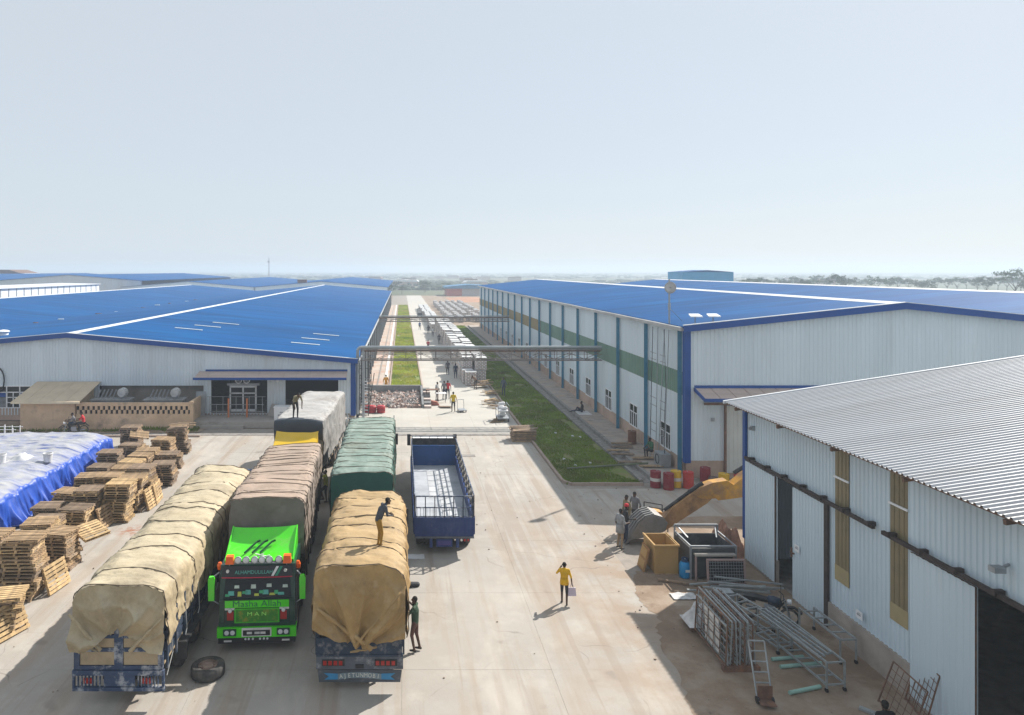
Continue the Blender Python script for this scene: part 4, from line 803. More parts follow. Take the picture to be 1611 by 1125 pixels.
# ribbon: local +x is camera left because the truck is turned round
def rz_(x): return .42+.05*(1-(x/.62)**2)
b = B(); n = 16
for k in range(n):
    xa = .62-1.24*k/n; xb = .62-1.24*(k+1)/n
    b.hexa([(xa,L+.075,rz_(xa)-.085),(xb,L+.075,rz_(xb)-.085),(xb,L+.085,rz_(xb)-.085),(xa,L+.085,rz_(xa)-.085),(xa,L+.085,rz_(xa)+.085),(xb,L+.085,rz_(xb)+.085),(xb,L+.095,rz_(xb)+.085),(xa,L+.095,rz_(xa)+.085)])
b.obj('ribbon', M('ribbon_grey',(.17,.22,.25),.6), bd)
for s in (-1,1): B().prism([(s*.6,.34),(s*1.0,.33),(s*.88,.42),(s*1.02,.52),(s*.62,.5)], L+.066, L+.08).obj('ribbon_tail', m_rib, bd)
word = 'AJETUNMOBI'
for k, ch in enumerate(word):
    x = .53-1.06*k/(len(word)-1); text('letter', ch, .17, m_let, bd, (x, L+.1, rz_(x)), (PI/2+.02, -x*.25, PI), .004, .9)

# ---- T6 empty blue truck
m_blue2 = M('truck_blue', (.010,.036,.15), .5, .2, 2, dirt=((.05,.07,.16), 2, .5, .7, .6), dirt2=((.2,.2,.22), 3, .6, .75, .5)); m_bed = M('dusty_bed', (.40,.42,.45), .7, .15, 1, dirt=((.22,.24,.27), .7, .48, .66, .6))
m_bluein = M('bed_blue', (.008,.06,.20), .55, .15, 1, dirt=((.22,.25,.3), 1.2, .55, .75, .5))
t = thing('truck', 'empty blue open bed truck with rail sides, tail to the camera', 'truck', (1.8,41.8,0), PI)
L = 12.3; W = 2.5; chassis(t, L, [L-1.3,L-2.65], front=1.3); cab_plain(t, m_white, H=2.2, D=1.8)
B().box(-W/2+.03,2.4,.9,W/2-.03,L-.05,1.0).obj('bed_floor', m_bed, t)
for k, (x, wd) in enumerate(((-.55,.5),(.02,.42))):
    for j in range(9 if k == 0 else 5): B().box(x,3.6+j*.9,1.004,x+wd,4.42+j*.9,1.016).obj('floor_plate', M('floor_plate',(.48,.49,.51),.65,.12,2,rand=.12), t)
B().box(-W/2,2.3,.9,W/2,2.4,2.12).obj('headboard', m_bluein, t)
for s in (-1,1):
    B().box(s*W/2-.04,2.4,.85,s*W/2+.04,L,1.55).obj('side_panel', m_blue2, t)
    for k in range(18): B().box(s*(W/2+.05)-.015,2.5+k*.56,.86,s*(W/2+.05)+.015,2.58+k*.56,1.54).obj('panel_rib', m_blue2, t)
    for k in range(13): B().bar((s*W/2,2.45+k*.815,1.55),(s*W/2,2.45+k*.815,2.48),.05,.05).obj('rail_post', m_chas, t)
    for z in (1.85,2.16,2.5): B().bar((s*W/2,2.35,z),(s*W/2,L,z),.04,.06).obj('side_rail', m_chas if z < 2.3 else m_navy, t)
tgp = B().box(-W/2+.01,L-.03,.76,W/2-.01,L+.03,1.56).obj('tail_panel', m_blue2, t)
for k in range(15): B().box(-W/2+.08+k*.168,L+.031,.84,-W/2+.13+k*.168,L+.05,1.53).obj('panel_rib', m_blue2, tgp)
B().box(-W/2,L-.05,.7,W/2,L+.06,.78).obj('tail_sill', M('sill_grey',(.10,.11,.13),.7,.3,3), t)
tr = B().bar((-W/2+.05,L,1.6),(W/2-.05,L,1.6),.04).bar((-W/2+.05,L,1.98),(W/2-.05,L,1.98),.04).bar((-W/2+.05,L,2.46),(W/2-.05,L,2.46),.045).obj('tail_rail', m_navy, t)
for k in range(7): B().bar((-W/2+.06+k*.398,L,1.56),(-W/2+.06+k*.398,L,2.46),.04).obj('rail_bar', m_navy2, tr)
for k in range(18): B().bar((-W/2+.1+k*.135,L,1.58),(-W/2+.1+k*.135,L,1.98),.016).obj('rail_bar', m_navy2, tr)
for k in range(6): B().bar((-W/2+.05+k*.48,2.35,2.12),(-W/2+.05+k*.48,2.3,2.62),.035).obj('rail_bar', m_chas, t)
B().bar((-W/2,2.32,2.62),(W/2,2.32,2.62),.05).obj('front_rail', m_navy, t)
B().box(-.62,L-.25,.3,-.5,L+.02,.7).box(.5,L-.25,.3,.62,L+.02,.7).box(-.34,L-.1,.34,.34,L+.03,.66).obj('tow_frame', m_blue2, t); B().box(-.28,L+.031,.4,.28,L+.045,.6).obj('number_plate', M('plate_violet',(.06,.05,.2),.5), t)
for x, mt in ((-.85,m_red),(-1.0,m_red),(-.72,m_plate)): B().lathe([(0,.07),(.05,.065),(.05,.03)], c=(x,L,.63), axis='y', n=10).obj('tail_light', mt, t)
for x in (.85,): B().lathe([(0,.07),(.05,.065),(.05,.03)], c=(x,L,.63), axis='y', n=10).obj('tail_light', m_blk, t)
# ---- spare tyre
sp = thing('spare_tyre', 'spare truck wheel lying flat on the yard by the green truck', 'tyre', (-5.75,20.75,.01)); o = link('tyre', TYRE, sp, (0,0,.15), (0,-PI/2,0)); o.scale = (1.1,1,1); o2 = link('rim', RIM, o)
# ================================================================ people
m_eye = M('eye_dark', (.01,.01,.01), .4); m_hairb = M('hair_black', (.012,.011,.01), .9)
def sk(i): return M('skin_%d' % i, [(.085,.045,.028),(.12,.065,.04)][i], .6, .1, 4)
def ell(b, p, q, r0, r1, fx=1.0, n=10, rings=6):
    """capsule-like tapered ellipse section between p and q"""
    p = Vector(p); q = Vector(q); d = q-p; L = d.length; d.normalize()
    ref = Vector((1,0,0)) if abs(d.x) < .8 else Vector((0,1,0)); a = (ref-d*ref.dot(d)).normalized(); c = d.cross(a); rows = []
    for i in range(rings+1): t = -PI/2*(1-i/rings); rows.append((p+d*math.sin(t)*r0, r0*math.cos(t)))
    for i in range(rings+1): t = PI/2*i/rings; rows.append((q+d*math.sin(t)*r1, r1*math.cos(t)))
    vs = [rows[0][0]]
    for ctr, rr in rows[1:-1]:
        for k in range(n): t = 2*PI*k/n; vs.append(ctr+a*math.cos(t)*rr*fx+c*math.sin(t)*rr)
    vs.append(rows[-1][0]); m = len(rows)-2; fs = []
    for k in range(n): fs.append((0, 1+(k+1) % n, 1+k)); fs.append((len(vs)-1, 1+(m-1)*n+k, 1+(m-1)*n+(k+1) % n))
    for r in range(m-1):
        for k in range(n): fs.append((1+r*n+k, 1+r*n+(k+1) % n, 1+(r+1)*n+(k+1) % n, 1+(r+1)*n+k))
    b.add(vs, fs)
BASE = dict(pel=(0,0,.95), ch=(0,0,1.27), nk=(0,0,1.47), hd=(0,-.02,1.6), kL=(.11,-.02,.5), aL=(.12,.03,.09), kR=(-.11,-.02,.5), aR=(-.12,.03,.09),
            eL=(.27,.03,1.14), wL=(.27,-.06,.89), eR=(-.27,.03,1.14), wR=(-.27,-.06,.89))
POSES = {
 'stand': {},
 'walk': dict(kL=(.1,-.17,.52), aL=(.1,-.2,.1), kR=(-.1,.04,.5), aR=(-.1,.33,.16), eL=(.27,.13,1.15), wL=(.27,.14,.9), eR=(-.26,-.08,1.15), wR=(-.25,-.22,.93)),
 'talk': dict(eR=(-.27,-.02,1.15), wR=(-.2,-.28,1.12), hd=(0,-.05,1.59)),
 'phone': dict(kL=(.1,-.1,.51), aL=(.1,-.1,.09), kR=(-.1,.05,.5), aR=(-.1,.22,.12), eL=(.31,-.1,1.2), wL=(.16,-.1,1.45), wR=(-.3,-.02,.88)),
 'bend': dict(pel=(0,.1,.95), ch=(0,-.15,1.16), nk=(0,-.34,1.26), hd=(0,-.46,1.33), eL=(.24,-.34,.98), wL=(.2,-.42,.72), eR=(-.24,-.34,.98), wR=(-.2,-.42,.72)),
 'stoop': dict(pel=(0,.06,.95), ch=(0,-.06,1.25), nk=(0,-.17,1.42), hd=(0,-.28,1.51), eL=(.25,-.16,1.12), wL=(.13,-.36,1.05), eR=(-.25,-.16,1.12), wR=(-.13,-.36,1.05)),
 'reach': dict(eL=(.26,-.16,1.22), wL=(.18,-.36,1.36), eR=(-.26,-.14,1.3), wR=(-.16,-.34,1.5), kL=(.1,-.08,.52), aL=(.1,.0,.1), kR=(-.1,.02,.5), aR=(-.11,.12,.1)),
 'climb': dict(eL=(.25,-.2,1.45), wL=(.17,-.34,1.68), eR=(-.24,-.2,1.3), wR=(-.16,-.36,1.42), kL=(.1,-.24,.66), aL=(.1,-.12,.3)),
 'sit': dict(pel=(0,.1,.14), ch=(0,.16,.47), nk=(0,.14,.67), hd=(0,.08,.8), kL=(.14,-.3,.42), aL=(.13,-.5,.07), kR=(-.13,-.33,.14), aR=(-.12,-.75,.08), eL=(.25,.05,.36), wL=(.2,-.2,.42), eR=(-.27,.25,.35), wR=(-.27,.36,.1)),
 'perch': dict(pel=(0,.1,.5), ch=(0,.1,.82), nk=(0,.04,1.02), hd=(0,-.02,1.15), kL=(.12,-.32,.5), aL=(.12,-.3,.09), kR=(-.12,-.32,.5), aR=(-.12,-.28,.09), eL=(.25,-.05,.72), wL=(.16,-.3,.62), eR=(-.25,-.05,.72), wR=(-.16,-.3,.62)),
 'ride': dict(pel=(0,.1,.78), ch=(0,.06,1.1), nk=(0,.0,1.3), hd=(0,-.05,1.43), kL=(.2,-.3,.7), aL=(.2,-.16,.3), kR=(-.2,-.3,.7), aR=(-.2,-.16,.3), eL=(.28,-.14,1.02), wL=(.26,-.4,.98), eR=(-.28,-.14,1.02), wR=(-.26,-.4,.98)),
}
PM = {}
def cloth(name, col): return M('cloth_'+name, col, .85, .18, 4, bump=.3, bscale=25)
def person(label, loc, rz, pose, shirt, pants, sh_n, pa_n, skin=0, scale=1.0, sleeve=False, shorts=False, hat=None, group=None, hood=False):
    J = {k: Vector(v) for k, v in {**BASE, **POSES[pose]}.items()}
    up = (J['nk']-J['ch']).normalized(); pel = J['pel']
    sL = J['nk']-up*.06+Vector((.17,0,0)); sR = J['nk']-up*.06-Vector((.17,0,0)); hL = pel+Vector((.09,0,-.03)); hR = pel-Vector((.09,0,.03))
    b = B(); bones = []
    def bone(p, q, r0, r1, reg, fx=1.0): ell(b, p, q, r0, r1, fx); bones.append((Vector(p), Vector(q), (r0+r1)/2*(1+.5*(fx-1)), reg))
    bone(pel, J['ch'], .115, .125, 'shirt', 1.3); bone(J['ch'], J['nk']-up*.08, .125, .085, 'shirt', 1.45); bone(sR, sL, .058, .058, 'shirt')
    bone(pel-Vector((0,0,.04)), pel-Vector((0,0,.07)), .115, .11, 'pants', 1.35)
    bone(J['nk']-up*.06, J['hd']-Vector((0,0,.05)), .055, .052, 'skin')
    H = J['hd']; fwd = Vector((0,-1,0)); bone(H-Vector((0,-.0,.035)), H+Vector((0,.015,.035)), .078, .092, 'skin', .9); bone(H+Vector((0,-.03,-.08)), H+Vector((0,-.045,-.085)), .045, .04, 'skin', 1.1)
    bone(H+Vector((0,-.095,.01)), H+Vector((0,-.112,-.02)), .012, .016, 'skin')
    for s in (-1,1): bone(H+Vector((s*.085,.01,-.01)), H+Vector((s*.087,.012,.02)), .016, .018, 'skin')
    for S, E, Wr, s in ((sL,J['eL'],J['wL'],1),(sR,J['eR'],J['wR'],-1)):
        bone(S, E, .058, .046, 'shirt'); bone(E, Wr, .042, .030, 'shirt' if sleeve else 'skin'); d = (Wr-E).normalized(); bone(Wr, Wr+d*.07, .032, .036, 'skin', .9)
    for Hp, K, A, s in ((hL,J['kL'],J['aL'],1),(hR,J['kR'],J['aR'],-1)):
        bone(Hp, K, .088, .062, 'pants'); bone(K, A, .058, .040, 'skin' if shorts else 'pants', 1.0)
        fz = A+Vector((0,-.0,-.045)); bone(fz+Vector((0,.04,0)), fz+Vector((0,-.13,-.005)), .038, .034, 'shoe', 1.15)
    me = b.mesh('tmp', m_eye); o = bpy.data.objects.new('tmp', me); COL.objects.link(o)
    md = o.modifiers.new('r', 'REMESH'); md.mode = 'VOXEL'; md.voxel_size = .02; md2 = o.modifiers.new('s', 'SMOOTH'); md2.factor = .5; md2.iterations = 3
    body = bpy.data.meshes.new_from_object(o.evaluated_get(bpy.context.evaluated_depsgraph_get())); bpy.data.objects.remove(o)
    vs = [v.co.copy() for v in body.vertices]; fs = [tuple(p.vertices) for p in body.polygons]
    REG = {'skin':0,'shirt':1,'pants':2,'shoe':3}; mi = []
    for f in fs:
        c = sum((vs[i] for i in f), Vector())/len(f); best = 9; rg = 'skin'
        for p, q, r, reg in bones:
            d = q-p; t = max(0, min(1, (c-p).dot(d)/max(1e-9, d.length_squared))); e = (c-(p+d*t)).length-r
            if e < best: best = e; rg = reg
        k = REG[rg]; hc = c-H
        if hc.length < .2 and rg == 'skin' and c.z > J['nk'].z-.02 or (rg == 'skin' and hc.length < .17):
            if hc.z > .045 or (hc.y > .03 and hc.z > -.06): k = 4
            elif hc.y < -.055 and abs(hc.z-.012) < .012 and .018 < abs(hc.x) < .05: k = 5
        mi.append(k)
    out = B(); out.v = [tuple(v) for v in vs]; out.f = fs; out.m = mi
    for E, Wr, s in ((J['eL'],J['wL'],1),(J['eR'],J['wR'],-1)):       # five bent fingers on each palm
        d = (Wr-E).normalized(); a = Vector((0,1,0)) if abs(d.y) < .7 else Vector((0,0,1)); a = (a-d*a.dot(d)).normalized(); c = d.cross(a)*s
        for k, ln in enumerate((.075,.085,.08,.06)):
            p0 = Wr+d*.085+a*(.030-.02*k); p1 = p0+d*ln*.55+c*.006; p2 = p1+(d*.7+c*.7).normalized()*ln*.5; out.cyl(p0, p1, .0095, .009, n=6); out.cyl(p1, p2, .009, .007, n=6)
        p0 = Wr+d*.04+a*.03; p1 = p0+(d*.5+a*.6+c*.3).normalized()*.045; out.cyl(p0, p1, .012, .01, n=6); out.cyl(p1, p1+(d*.8+c*.4).normalized()*.035, .01, .008, n=6)
    t = thing('person', label, 'person', loc, rz, group); t.scale = (scale,)*3
    sm = cloth(sh_n, shirt); pm = cloth(pa_n, pants)
    out.obj('body', [sk(skin), sm, pm, m_blk, m_hairb, m_eye], t, smooth=True, recalc=False)
    if hat: B().lathe([(.098,.03),(.1,.08),(.085,.125),(.04,.15),(0,.155)], c=tuple(H+Vector((0,.012,.0))), n=14).obj('cap', cloth('cap_'+sh_n, hat), t, smooth=True)
    return t, J
def hem(t, J, mat, ln=.2, r=.185):   # loose shirt hem below the waist
    p = J['pel']; B().lathe([(.155,.12),(r*.95,.0),(r,-ln),(r*.96,-ln)], c=(p.x,p.y,p.z), n=16).obj('shirt_hem', mat, t, smooth=True)
YEL = (.62,.36,.01); GRY = (.16,.16,.17); TAN = (.28,.2,.12); NVY = (.03,.04,.07); DRK = (.03,.03,.032); OCH = (.30,.17,.03); GRN = (.035,.07,.04); REDC = (.5,.03,.04); KHK = (.2,.16,.10); BRN = (.12,.06,.05)
t, J = person('person in yellow shirt walking across the yard holding a pale bag', (5.85,25.15,0), PI-.25, 'phone', YEL, DRK, 'yellow', 'dark', shorts=True, scale=.87); hem(t, J, MATS['cloth_yellow'], .12)
wl_ = t.matrix_basis @ (J['wR']+Vector((0,0,-.1)))
bg_ = thing('carrier_bag', 'pale lilac carrier bag in the hand of the walker in yellow', 'bag', (wl_.x, wl_.y, wl_.z-.36)); B().hexa([(-.15,-.05,0),(.15,-.05,0),(.15,.05,0),(-.15,.05,0),(-.13,-.015,.28),(.13,-.015,.28),(.13,.015,.28),(-.13,.015,.28)]).obj('sack', M('lilac_plastic',(.5,.44,.52),.5), bg_); B().tube([(-.06,0,.28),(-.03,0,.4),(.03,0,.4),(.06,0,.28)], .008, n=5).obj('handle', MATS['lilac_plastic'], bg_)
person('person in grey shirt and ochre trousers standing on the tan load', (-.66,21.45,3.5), PI*.62, 'stoop', (.06,.065,.08), OCH, 'slategrey', 'ochre', sleeve=True, scale=.92)
person('person in dark green shirt and red shorts at the side of the tan truck', (.42,22.0,.02), -PI*.5-.3, 'reach', GRN, BRN, 'darkgreen', 'maroon', shorts=True)
person('person bending over on top of the grey load', (-5.72,37.7,4.0), .5, 'bend', (.25,.22,.14), DRK, 'olive', 'dark')
person('person in yellow green vest reaching up between the brown and green loads', (-3.9,35.9,.02), -PI*.5, 'climb', (.35,.36,.05), DRK, 'lime', 'dark', shorts=True)
person('person peeking out at the left side of the brown load', (-7.45,33.75,.65), 0, 'reach', BRN, NVY, 'maroon', 'navy')
t, J = person('person in grey tunic standing left of the excavator bucket', (9.42,30.15,0), PI*.5+.4, 'talk', (.26,.27,.28), TAN, 'palegrey', 'tan'); hem(t, J, MATS['cloth_palegrey'], .25)
person('person in red cap and dark clothes beside the one in grey tunic', (9.85,30.75,0), PI*.5, 'talk', DRK, NVY, 'dark', 'navy', hat=(.5,.02,.03), sleeve=True)
t, J = person('person in khaki overalls facing the red capped one', (10.3,32.0,0), -PI*.4, 'stand', KHK, TAN, 'khaki', 'tan', sleeve=True); hem(t, J, MATS['cloth_khaki'], .3)
person('person in dark shirt half hidden behind the one in khaki', (10.85,32.5,0), -PI*.3, 'talk', GRY, DRK, 'grey', 'dark')
person('person in yellow shirt pushing a small cart up the road', (4.36,59.1,0), PI, 'walk', (.6,.42,.01), DRK, 'brightyellow', 'dark', shorts=True)
person('person in red shirt beside the one in grey on the road', (4.3,65.2,0), 0, 'stand', REDC, NVY, 'red', 'navy')
person('person in grey shirt beside the one in red on the road', (3.95,65.0,0), .4, 'stand', GRY, NVY, 'grey', 'navy')
person('person in white shirt at the workbench by the rubble steps', (3.25,64.4,0), .9, 'talk', (.5,.5,.5), DRK, 'white', 'dark')
person('person in dark clothes walking by the tile stacks, left of a pair', (5.25,79.8,0), PI, 'walk', (.07,.07,.08), DRK, 'black', 'dark')
person('person in navy clothes walking by the tile stacks, right of a pair', (5.95,77.2,0), PI, 'walk', NVY, NVY, 'navy', 'navy')
person('person in red shirt crouched on the far road', (4.05,107.5,0), 0, 'perch', (.55,.06,.07), DRK, 'red2', 'dark')
person('person in dark clothes standing against the far tile stacks', (6.05,113,0), PI, 'stand', (.06,.05,.05), DRK, 'black', 'dark')
person('person in orange overalls by the left grass strip', (-1.55,68.8,0), .3, 'stand', (.6,.28,.04), (.5,.24,.04), 'orange', 'orangepants', sleeve=True)
person('person in blue grey clothes standing at the kerb by the scrap heap', (9.7,66.6,.06), -.6, 'stand', (.06,.08,.11), (.05,.06,.09), 'bluegrey', 'slate', sleeve=True)
person('person sitting on a cloth on the footpath by the right warehouse', (14.9,58.3,.16), -PI*.5, 'sit', DRK, NVY, 'dark', 'navy')
person('person in green shirt sitting by the right warehouse corner', (15.7,44.2,.15), -PI*.4, 'perch', (.04,.14,.07), DRK, 'green', 'dark')
person('person in black at the bottom right edge, only head and shoulders in view', (11.55,16.7,0), PI, 'stand', (.012,.012,.013), DRK, 'jet', 'dark')
person('person in white shirt standing far up the road by the tile row', (5.6,126,0), 0, 'stand', (.5,.5,.5), NVY, 'white', 'navy')
person('person in dark shirt walking far up the road beside the one in white', (5.0,131,0), PI, 'walk', DRK, DRK, 'dark', 'dark')
person('person in blue shirt walking beyond the far pipe bridge', (3.6,140,0), .2, 'walk', (.05,.1,.25), DRK, 'blue', 'dark')
person('person in brown shirt at the scrap heap in front of the tile row', (7.4,70.4,0), -.8, 'bend', (.2,.13,.09), DRK, 'brown', 'dark')
# ================================================================ pallets
m_wood = [M('pallet_wood_%d' % i, c, .85, .25, 3, rand=.35, dirt=((.17,.13,.10), 4, .48, .66, .75), dirt2=((.42,.37,.31), 2.5, .55, .7, .6)) for i, c in enumerate([(.62,.43,.22),(.44,.30,.17),(.31,.22,.15)])]
def pallet_boards(rng):
    bs = [('deck_board', (-.6, -.5+k*.148, .10, .6, -.5+k*.148+.105, .122)) for k in range(7)]
    bs += [('stringer', (x-.045, -.5, .022, x+.045, .493, .098)) for x in (-.55,0,.55)]
    bs += [('bottom_board', (-.6, y, 0, .6, y+.1, .02)) for y in (-.5,-.05,.393)]
    return bs
PB = pallet_boards(None); PMESH = []; BM = {}
for i in range(3):
    b = B()
    for nme, bx_ in PB: b.box(*bx_)
    PMESH.append(b.mesh('pallet', m_wood[i]))
    for nme in ('deck_board','stringer','bottom_board'):
        bx_ = [q for n_, q in PB if n_ == nme][0]; BM[(nme, i)] = B().box(0,0,0,bx_[3]-bx_[0],bx_[4]-bx_[1],bx_[5]-bx_[2]).mesh(nme, m_wood[i])
def pallet_full(label, loc, rot, i, group, sc=1.0, rng=random):
    t = thing('pallet', label, 'pallet', loc, 0, group); t.rotation_euler = rot; t.scale = (sc,)*3
    for nme, q in PB:
        link(nme, BM[(nme, i)], t, (q[0]+rng.uniform(-.015,.015), q[1]+rng.uniform(-.008,.008), q[2]), (0,0,rng.uniform(-.012,.012)))
    return t
rng = random.Random(21)
STK = [  # x, y, top height, wood, rotation, description
 (-13.95,25.7,2.35,1,.05,'tallest pallet stack near the lower left edge'), (-13.35,23.3,1.3,0,.3,'short pallet stack at the lower left edge'), (-15.3,26.3,2.2,2,-.05,'dark pallet stack cut by the left edge'),
 (-13.75,28.4,1.55,1,-.1,'uneven pallet stack behind the tallest one'), (-15.3,30.4,1.35,2,.04,'dark pallet stack by the near end of the blue sheet'), (-14.9,31.9,1.35,0,.0,'light topped pallet stack by the near end of the blue sheet'),
 (-14.85,33.4,1.75,2,.06,'dark pallet stack left of the big light one'), (-13.65,33.6,1.95,0,-.03,'big light pallet stack in the middle of the row'), (-13.55,35.0,1.9,0,.05,'pale pallet stack just behind the big light one'),
 (-14.9,35.6,1.75,0,.0,'light pallet stack against the blue sheet in mid row'), (-13.5,36.6,1.85,1,-.08,'brown pallet stack in the second half of the row'), (-14.9,37.4,1.6,1,.05,'brown pallet stack against the blue sheet'), (-13.35,39.2,1.35,2,.03,'small dark pallet stack at the right of the row'),
 (-16.7,38.6,1.35,2,.0,'low dark pallet stack touching the blue sheet'), (-16.9,40.6,1.55,2,.06,'dark pallet stack near the far corner of the blue sheet'), (-15.2,40.9,1.3,1,-.06,'broad pallet stack behind the brown ones'), (-15.3,42.6,1.2,1,.1,'pallet stack third from the far end of the row'), (-16.9,43.2,1.3,2,.0,'dark pallet stack at the far corner of the blue sheet'),
 (-15.0,44.2,1.45,1,-.05,'pallet stack second from the far end of the row'), (-14.5,46.0,1.75,2,.08,'tall ragged pallet stack at the far end of the row'), (-18.4,47.6,1.5,2,.02,'pallet stack standing beyond the far edge of the blue sheet'),(-17.2,45.4,.75,1,.2,'low pallet stack beyond the blue sheet'),
 (-16.35,32.4,1.2,2,.1,'dark pallet stack nearest the blue sheet, near end'), (-16.3,34.2,1.4,1,-.08,'brown pallet stack squeezed beside the blue sheet'), (-16.3,36.3,1.5,2,.07,'grey pallet stack squeezed beside the blue sheet'), (-15.0,39.2,1.5,0,-.1,'light pallet stack in the far half of the row'), (-13.9,42.6,.9,2,.15,'low grey pallet stack at the right of the far half'), (-15.1,29.0,1.7,0,.08,'light pallet stack behind the dark one at the left edge')]
for (x, y, h_, wd, rz, desc) in STK:
    n = max(3, int(h_/.128)); zz = .004; ox = oy = 0
    for k in range(n):
        ox = ox*.8+rng.uniform(-.08,.08); oy = oy*.8+rng.uniform(-.07,.07); i = wd if rng.random() < .65 else rng.randrange(3)
        if rng.random() < .08: ox += rng.choice((-.16,.16))
        loc = (x+ox, y+oy, zz); ro = (0, 0, rz+rng.uniform(-.09,.09)+(PI if rng.random() < .5 else 0))
        if k == n-1: pallet_full('topmost pallet, '+desc, loc, ro, i, None, 1.0, rng)
        else:
            o = link('pallet', PMESH[i], None, loc, ro); tag(o, 'pallet %s from top, %s' % (nth(n-k), desc), 'pallet', desc)
        zz += .1245
for (x, y, z, rx, ry, rz, i, lab) in ((-13.05,26.3,.02,R(72),0,R(80),0,'light pallet leaning against the tallest stack'),(-12.95,23.0,.02,R(68),0,R(70),0,'light pallet leaning at the lower left edge'),(-13.9,32.7,.02,R(75),0,R(84),1,'brown pallet leaning beside the dark stack in mid row'),
                              (-12.75,35.4,.02,R(74),0,R(86),0,'pale pallet leaning at the right of the mid row'),(-12.72,36.2,.02,R(78),0,R(95),0,'second pale pallet leaning at the right of the mid row'),(-13.0,29.2,.9,R(20),0,R(60),0,'loose pallet tilted on the uneven stack'),(-17.6,46.9,.8,R(12),R(10),R(20),1,'tilted pallet on the low stack beyond the blue sheet')):
    o = pallet_full(lab, (x, y, z+.5*abs(math.sin(rx))), (rx, ry, rz), i, None, 1.0, rng)
# boards on top of ragged far stack
for k in range(5): tag(B().box(-.6,-.06,0,.6,.06,.03).obj('plank', m_wood[2 if k % 2 else 1], None, loc=(-14.5+rng.uniform(-.3,.3), 46+rng.uniform(-.3,.3), 1.75+.035*k)), 'loose plank on the ragged stack at the far end', 'plank', 'planks on the far stack')
# ================================================================ blue sheeted goods
m_sheet = crease(M('blue_sheet', (.016,.08,.46), .45, .2, .8, spec=.4, bump=.25, bscale=9, dust=((.50,.50,.48), .97, .55, .78)), 1.2, .5)
bt = thing('sheeted_stockpile', 'long low stockpile under a bright blue plastic sheet with pale dusty top', 'stockpile', (-24.5,37.8,0))
def sh(u, v):
    # v: 0..1 over the side drape then across the top; u along y
    y = -6.6+13.2*u; p = v
    if p < .3:
        k = p/.3; f = 1-abs(nz(y*1.15+.25*k,0,1)); g = 1-abs(nz(y*2.7,k*.5,5)); z = 1.36*k+.02
        x = 6.2+(1-k)**1.1*(.75*f**3-.1)+.22*g**5*(1-k*.7)+.10*nz(y*1.5,z,2)+.05*(1-k)*nz(y*6,z*.6,3)
        if k < .06: z += .12+.12*nz(y*1.3,3,1)
    else:
        k = (p-.3)/.7; x = 6.2-12.5*k; ph = y/1.35+.25*nz(x*.35,y*.2,6); w_ = abs((ph % 1)*2-1)
        z = 1.7+.1*nz(y*.5,x*.5,4)+.17*w_**.6*(.7+.3*nz(x*.3,y*.3,8))+.07*(1-abs(nz(x*.8,y*2.5,5)))**6+.03*nz(x*2.5,y*3,7)
        if k < .11: z -= .34*(1-k/.11)**2
    e = min(u, 1-u)*13.2
    if e < .35: z = z*(e/.35)**.45 if z > .1 else z
    return (x, y+.06*nz(x*2,y*2,z), z)
B().grid(sh, 260, 110).obj('sheet', m_sheet, bt, smooth=True, recalc=False)
B().box(-6.2,-6.1,0,6.0,6.1,1.45).obj('goods', m_board, bt)
m_bucket = M('bucket_white', (.75,.75,.76), .4)
for x, y in ((-18.95,37.45),(-21.3,37.2)):
    bk = thing('bucket', 'white plastic bucket on the blue sheet, %s one' % ('right' if x > -20 else 'left'), 'bucket', (x,y,1.75)); B().lathe([(0,0),(.2,0),(.25,.46),(.22,.46),(.18,.03)], n=18).obj('tub', m_bucket, bk, smooth=False); B().lathe([(.255,.40),(.27,.42),(.255,.45)], n=18).obj('rim_band', m_bucket, bk)
sc = thing('sheet_bundle', 'crumpled white plastic bundle on the blue sheet', 'bundle', (-20.6,37.9,1.75))
B().grid(lambda u, v: ((u-.5)*1.3, (v-.5)*1.0, .32*math.sin(PI*u)*math.sin(PI*v)*(1+.5*nz(u*6,v*6,1))), 16, 14).obj('plastic', m_bucket, sc, smooth=True)
# thin frames at far left
fr = thing('frame_rack', 'thin white tube rack beyond the blue sheet at the left edge', 'rack', (-28.0,48.2,0)); b = B()
for k in range(5): b.bar((k*.55-1,0,0),(k*.55-1,0,1.1+.25*(k % 2)),.04); b.bar((k*.55-1,.9,0),(k*.55-1,.9,1.1),.04)
b.obj('upright', m_white, fr); B().bar((-1.1,0,1.0),(1.4,0,1.0),.035).bar((-1.1,.9,1.0),(1.4,.9,1.0),.035).bar((-1.1,0,.4),(1.4,0,.4),.035).obj('rail', m_white, fr)
